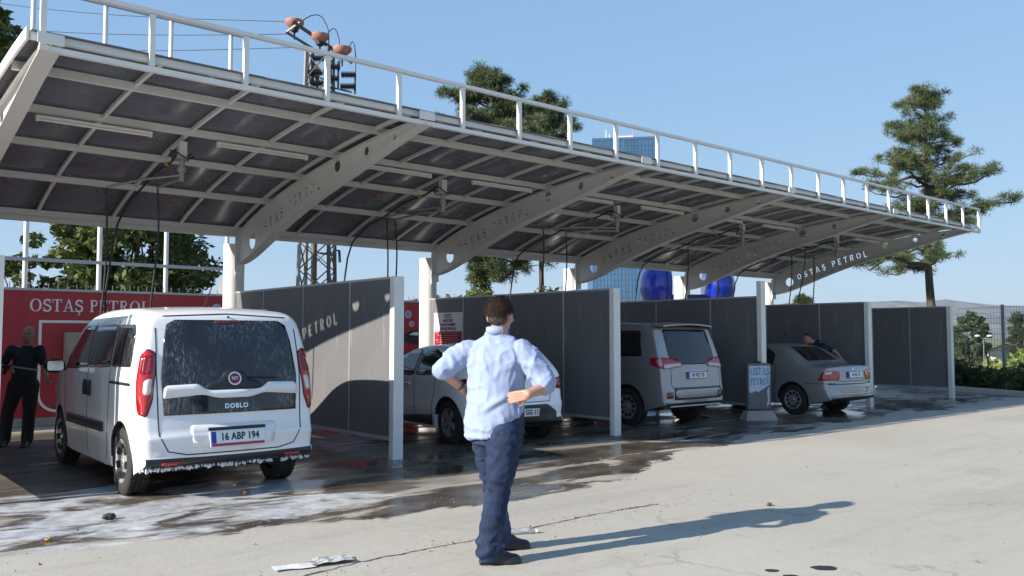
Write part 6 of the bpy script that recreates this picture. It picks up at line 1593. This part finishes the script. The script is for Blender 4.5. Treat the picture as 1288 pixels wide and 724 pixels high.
for i, (st, row_l, lab) in enumerate(((tops[0], 36, 'topmost of three power wires crossing the sky at upper left'), (rc_(366, 38), 54, 'middle of three power wires crossing the sky at upper left'), (rc_(383, 55), 79, 'lowest of three power wires crossing the sky at upper left'))):
    a = MW @ (st - Vector((.35, 0, 0)) if i == 0 else st); b = az_at(-140, 46, 0); b.z = 1.54 + (423 - row_l + 2) / 1071 * 46 * math.cos(math.atan(644 / 1071)) + (1.2 if i == 0 else .6)
    q = MB(); q.tube(sag_curve(a, b, .35, 14), .013, 5, ink); tag(q.build('power_wire', None), lab, 'power wire')

# ================================================================ YARD OBJECTS
ss = thing('sign_stand', 'grey upright pavement sign with torn pale blue poster beside the tall post', 'sign stand', (13.72, 9.06, 0), R(-33))
sgrey = mat('sign_grey', (.115, .115, .13), .5, var=.1)
q = MB(); q.box((0, 0, .62), (.46, .14, .86), sgrey, bev=.03); q.build('frame', None, ss)
q = MB(); q.box((0, 0, .09), (.62, .38, .18), concrete_grey, taper=(.8, .55), bev=.015); q.build('base', None, ss)
poster = mat('pale_blue_poster', (.42, .52, .62), .4, var=.08)
SM = frame_m((0, -.0715, 0), (1, 0, 0), (0, 0, 1))
q = MB(); q.prism([(-.20, 1.0), (.20, 1.0), (.20, .66), (.15, .63), (.02, .55), (-.02, .52), (-.08, .54), (-.17, .50), (-.20, .53)], .004, SM, poster); q.build('poster', None, ss)
q = MB(); q.prism([(.14, .54), (.185, .62), (.185, .30), (.12, .26), (.16, .38)], .004, SM, poster); q.build('poster_scrap', None, ss)
q = MB(); q.box((0, 0, 1.065), (.12, .05, .03), ink, bev=.01); q.build('handle', None, ss)
pb = mat('poster_blue', (.02, .14, .38), .4)
SM2 = frame_m((0, -.0757, 0), (1, 0, 0), (0, 0, 1))
x = -.175
for ch_ in 'OSTAŞ':
    ps, adv = serif(ch_); q = MB()
    for k, p in enumerate(ps): q.prism([(x + a * .095, .835 + b * .135) for a, b in p], .002 + .0003 * k % .002, SM2, pb)
    q.build('letter', None, ss); x += (adv + .06) * .093
x = -.185
for ch_ in 'PETROL':
    ps, adv = serif(ch_); q = MB(); z0 = .655 if ch_ != 'L' else .69
    for k, p in enumerate(ps): q.prism([(x + a * .085, z0 + b * .12) for a, b in p], .002 + .0003 * k % .002, SM2, pb)
    q.build('letter', None, ss); x += (adv + .05) * .082

nw = thing('flattened_newspaper', 'crumpled flattened newspaper lying on the dry concrete', 'litter', (2.77, 5.31, .0), R(-16))
q = MB(); rngp = np.random.default_rng(5)
def crumple(w_, d_, amp, nx_=9, ny_=6, seed=1.0):
    vs = []; 
    for j in range(ny_):
        for i in range(nx_):
            x = -w_ / 2 + w_ * i / (nx_ - 1); y = -d_ / 2 + d_ * j / (ny_ - 1)
            vs.append((x + .02 * noise.noise(Vector((x * 9, y * 9, seed))), y + .03 * noise.noise(Vector((x * 7, y * 9, seed + 4))), .006 + amp * (.5 + .5 * noise.noise(Vector((x * 11, y * 11, seed + 9))))))
    return vs, [(j * nx_ + i, j * nx_ + i + 1, (j + 1) * nx_ + i + 1, (j + 1) * nx_ + i) for j in range(ny_ - 1) for i in range(nx_ - 1)]
paper = mat('newsprint', (.50, .50, .49), .8, var=.1); add_mix(paper, (.12, .12, .13), noise_mask(paper, 24, .5, .58, (1, 3, 1)))
vs, fs = crumple(.30, .17, .035); q.add([(x + .13, y + .02, z) for x, y, z in vs], fs, paper); q.build('crumpled_sheet', None, nw)
q = MB(); vs, fs = crumple(.27, .13, .012, seed=4.0); q.add([(x - .13, y - .02, z) for x, y, z in vs], fs, mat('white_page', (.62, .62, .62), .8, var=.08)); q.build('flat_page', None, nw)
bt = thing('plastic_bottle', 'crushed clear plastic bottle on the ground behind the standing man', 'bottle', (4.43, 5.08, 0), R(-28))
clearp = mat('clear_plastic', (.75, .77, .80), .15, trans=.75, spec=.6)
q = MB(); q.tube([(-.12, 0, .026), (-.08, .004, .028), (-.03, -.003, .022), (.03, .004, .027), (.07, 0, .026), (.095, 0, .018), (.12, 0, .018)], [.024, .028, .021, .026, .025, .013, .012], 12, clearp); q.build('bottle_body', None, bt)
q = MB(); q.cyl((.12, 0, .018), (.135, 0, .018), .014, n=10, m=wall_white); q.build('cap', None, bt)
def lump(name, label, cat, loc, sz, m, seed):
    q = MB(); q.ellipsoid((0, 0, sz * .42), (sz, sz * .7, sz * .5), nu=12, nv=8); me = remesh(q, sz * .14, 1)
    wrinkle(me, lambda c, n_: sz * .30 * noise.fractal(c * (1.3 / sz) + Vector((seed, 0, 0)), 1, 2, 3))
    for v in me.vertices: v.co.z = max(v.co.z, 0)
    o = link(name, finish(me, m)); o.location = loc; tag(o, label, cat)
rag = mat('dark_rag', (.05, .042, .038), .9, var=.4, vscale=30)
lump('crumpled_rag', 'dark crumpled rag on the foamy ground behind the white van', 'rag', (2.14, 7.74, 0), .06, rag, 2)
lump('brown_clod', 'small brown clod of mud under the back bumper of the white van', 'mud clod', (3.47, 8.05, 0), .055, mat('mud', (.16, .09, .06), .9, var=.3, vscale=30), 5)
lump('yellow_leaf_litter', 'yellow crumpled wrapper on the wet edge left of the rag', 'wrapper', (1.58, 7.22, 0), .03, mat('yellow_wrapper', (.45, .25, .05), .6), 7)
lump('brown_wrapper', 'brown scrap lying in the long shadow of the man', 'wrapper', (6.88, 4.45, 0), .032, mat('mud', (.16, .09, .06)), 8)
# oil spots and the open slab joint: thin things of their own on the concrete
oil = mat('oil_spot', (.022, .020, .018), .55, var=.3)
def spot(loc, a, b, seed):
    pts = [(a * math.cos(t) * (1 + .3 * noise.noise(Vector((math.cos(t) * 2, math.sin(t) * 2, seed)))), b * math.sin(t) * (1 + .3 * noise.noise(Vector((math.cos(t) * 2, math.sin(t) * 2, seed + 3))))) for t in np.linspace(0, 2 * math.pi, 22, endpoint=False)]
    q = MB(); q.prism(pts, .001, Matrix.Translation((loc[0], loc[1], .004)) @ Matrix.Rotation(R(-40), 4, 'Z'), oil); return q.build('oil_stain', None, kind='structure')
spot((5.32, 3.03), .085, .055, 1); spot((5.0, 3.22), .045, .03, 2); spot((4.98, 3.07), .05, .03, 4)
crk = mat('joint_dirt', (.075, .062, .05), .95, var=.4, vscale=30)
def joint(pts, wd, seed):
    P_ = []
    for (a, b) in zip(pts[:-1], pts[1:]):
        n = 30
        for i in range(n):
            t = i / n; P_.append((a[0] + (b[0] - a[0]) * t + .03 * noise.noise(Vector((t * 9, seed, a[0]))), a[1] + (b[1] - a[1]) * t + .03 * noise.noise(Vector((t * 9, seed + 5, a[1])))))
    L_, R_ = [], []
    for i, p in enumerate(P_):
        a = Vector(P_[max(0, i - 1)]); b = Vector(P_[min(len(P_) - 1, i + 1)]); t = (b - a).normalized(); nn = Vector((-t.y, t.x)); w2 = wd * (.25 + 1.1 * abs(noise.noise(Vector((i * .35, seed, 0)))))
        L_.append(Vector(p) + nn * w2); R_.append(Vector(p) - nn * w2)
    n = len(P_); q = MB(); q.add([(v.x, v.y, .004) for v in L_] + [(v.x, v.y, .004) for v in R_], [(n + i, n + i + 1, i + 1, i) for i in range(n - 1)], crk); q.build('slab_joint', None, kind='structure')
joint([(2.2, 5.06), (3.2, 5.18), (4.2, 5.15), (5.4, 5.22), (6.2, 5.16)], .016, 3.0)
joint([(-3.0, 9.0), (1.2, 8.96), (2.1, 8.83)], .012, 6.0)

# ================================================================ HAZE
hz = bpy.data.materials.new('haze_air'); hz.use_nodes = True; hn = hz.node_tree.nodes; hn.remove(hn['Principled BSDF'])
pv = hn.new('ShaderNodeVolumePrincipled'); pv.inputs['Color'].default_value = (.86, .92, 1.0, 1); pv.inputs['Density'].default_value = HAZE; pv.inputs['Anisotropy'].default_value = .2
hz.node_tree.links.new(pv.outputs[0], hn['Material Output'].inputs['Volume'])
q = MB(); q.box((0, 0, 97), (15200, 15200, 210)); q.build('haze', hz, kind='stuff')

# grit and small debris on the yard
gr = MB(); rg = random.Random(9)
grit_m = mat('grit', (.20, .18, .15), .9, var=.5, vscale=9)
for i in range(900):
    if i % 3 == 0: x, y = rg.uniform(2.2, 7.2), 5.15 + rg.gauss(0, .12)
    else: x, y = rg.uniform(.5, 13), rg.uniform(2.4, 7.6)
    s_ = rg.uniform(.003, .008) * (1 + (rg.random() < .06) * 1.5); a = rg.uniform(0, 3)
    v = [(s_ * math.cos(a + k * 1.57) * rg.uniform(.7, 1.3), s_ * math.sin(a + k * 1.57) * rg.uniform(.7, 1.3), 0) for k in range(4)]
    gr.add([(x + p[0], y + p[1], 0.0005) for p in v] + [(x + rg.uniform(-.3, .3) * s_, y, s_ * 1.1)], [(0, 1, 4), (1, 2, 4), (2, 3, 4), (3, 0, 4)])
gr.build('grit', grit_m, kind='stuff')
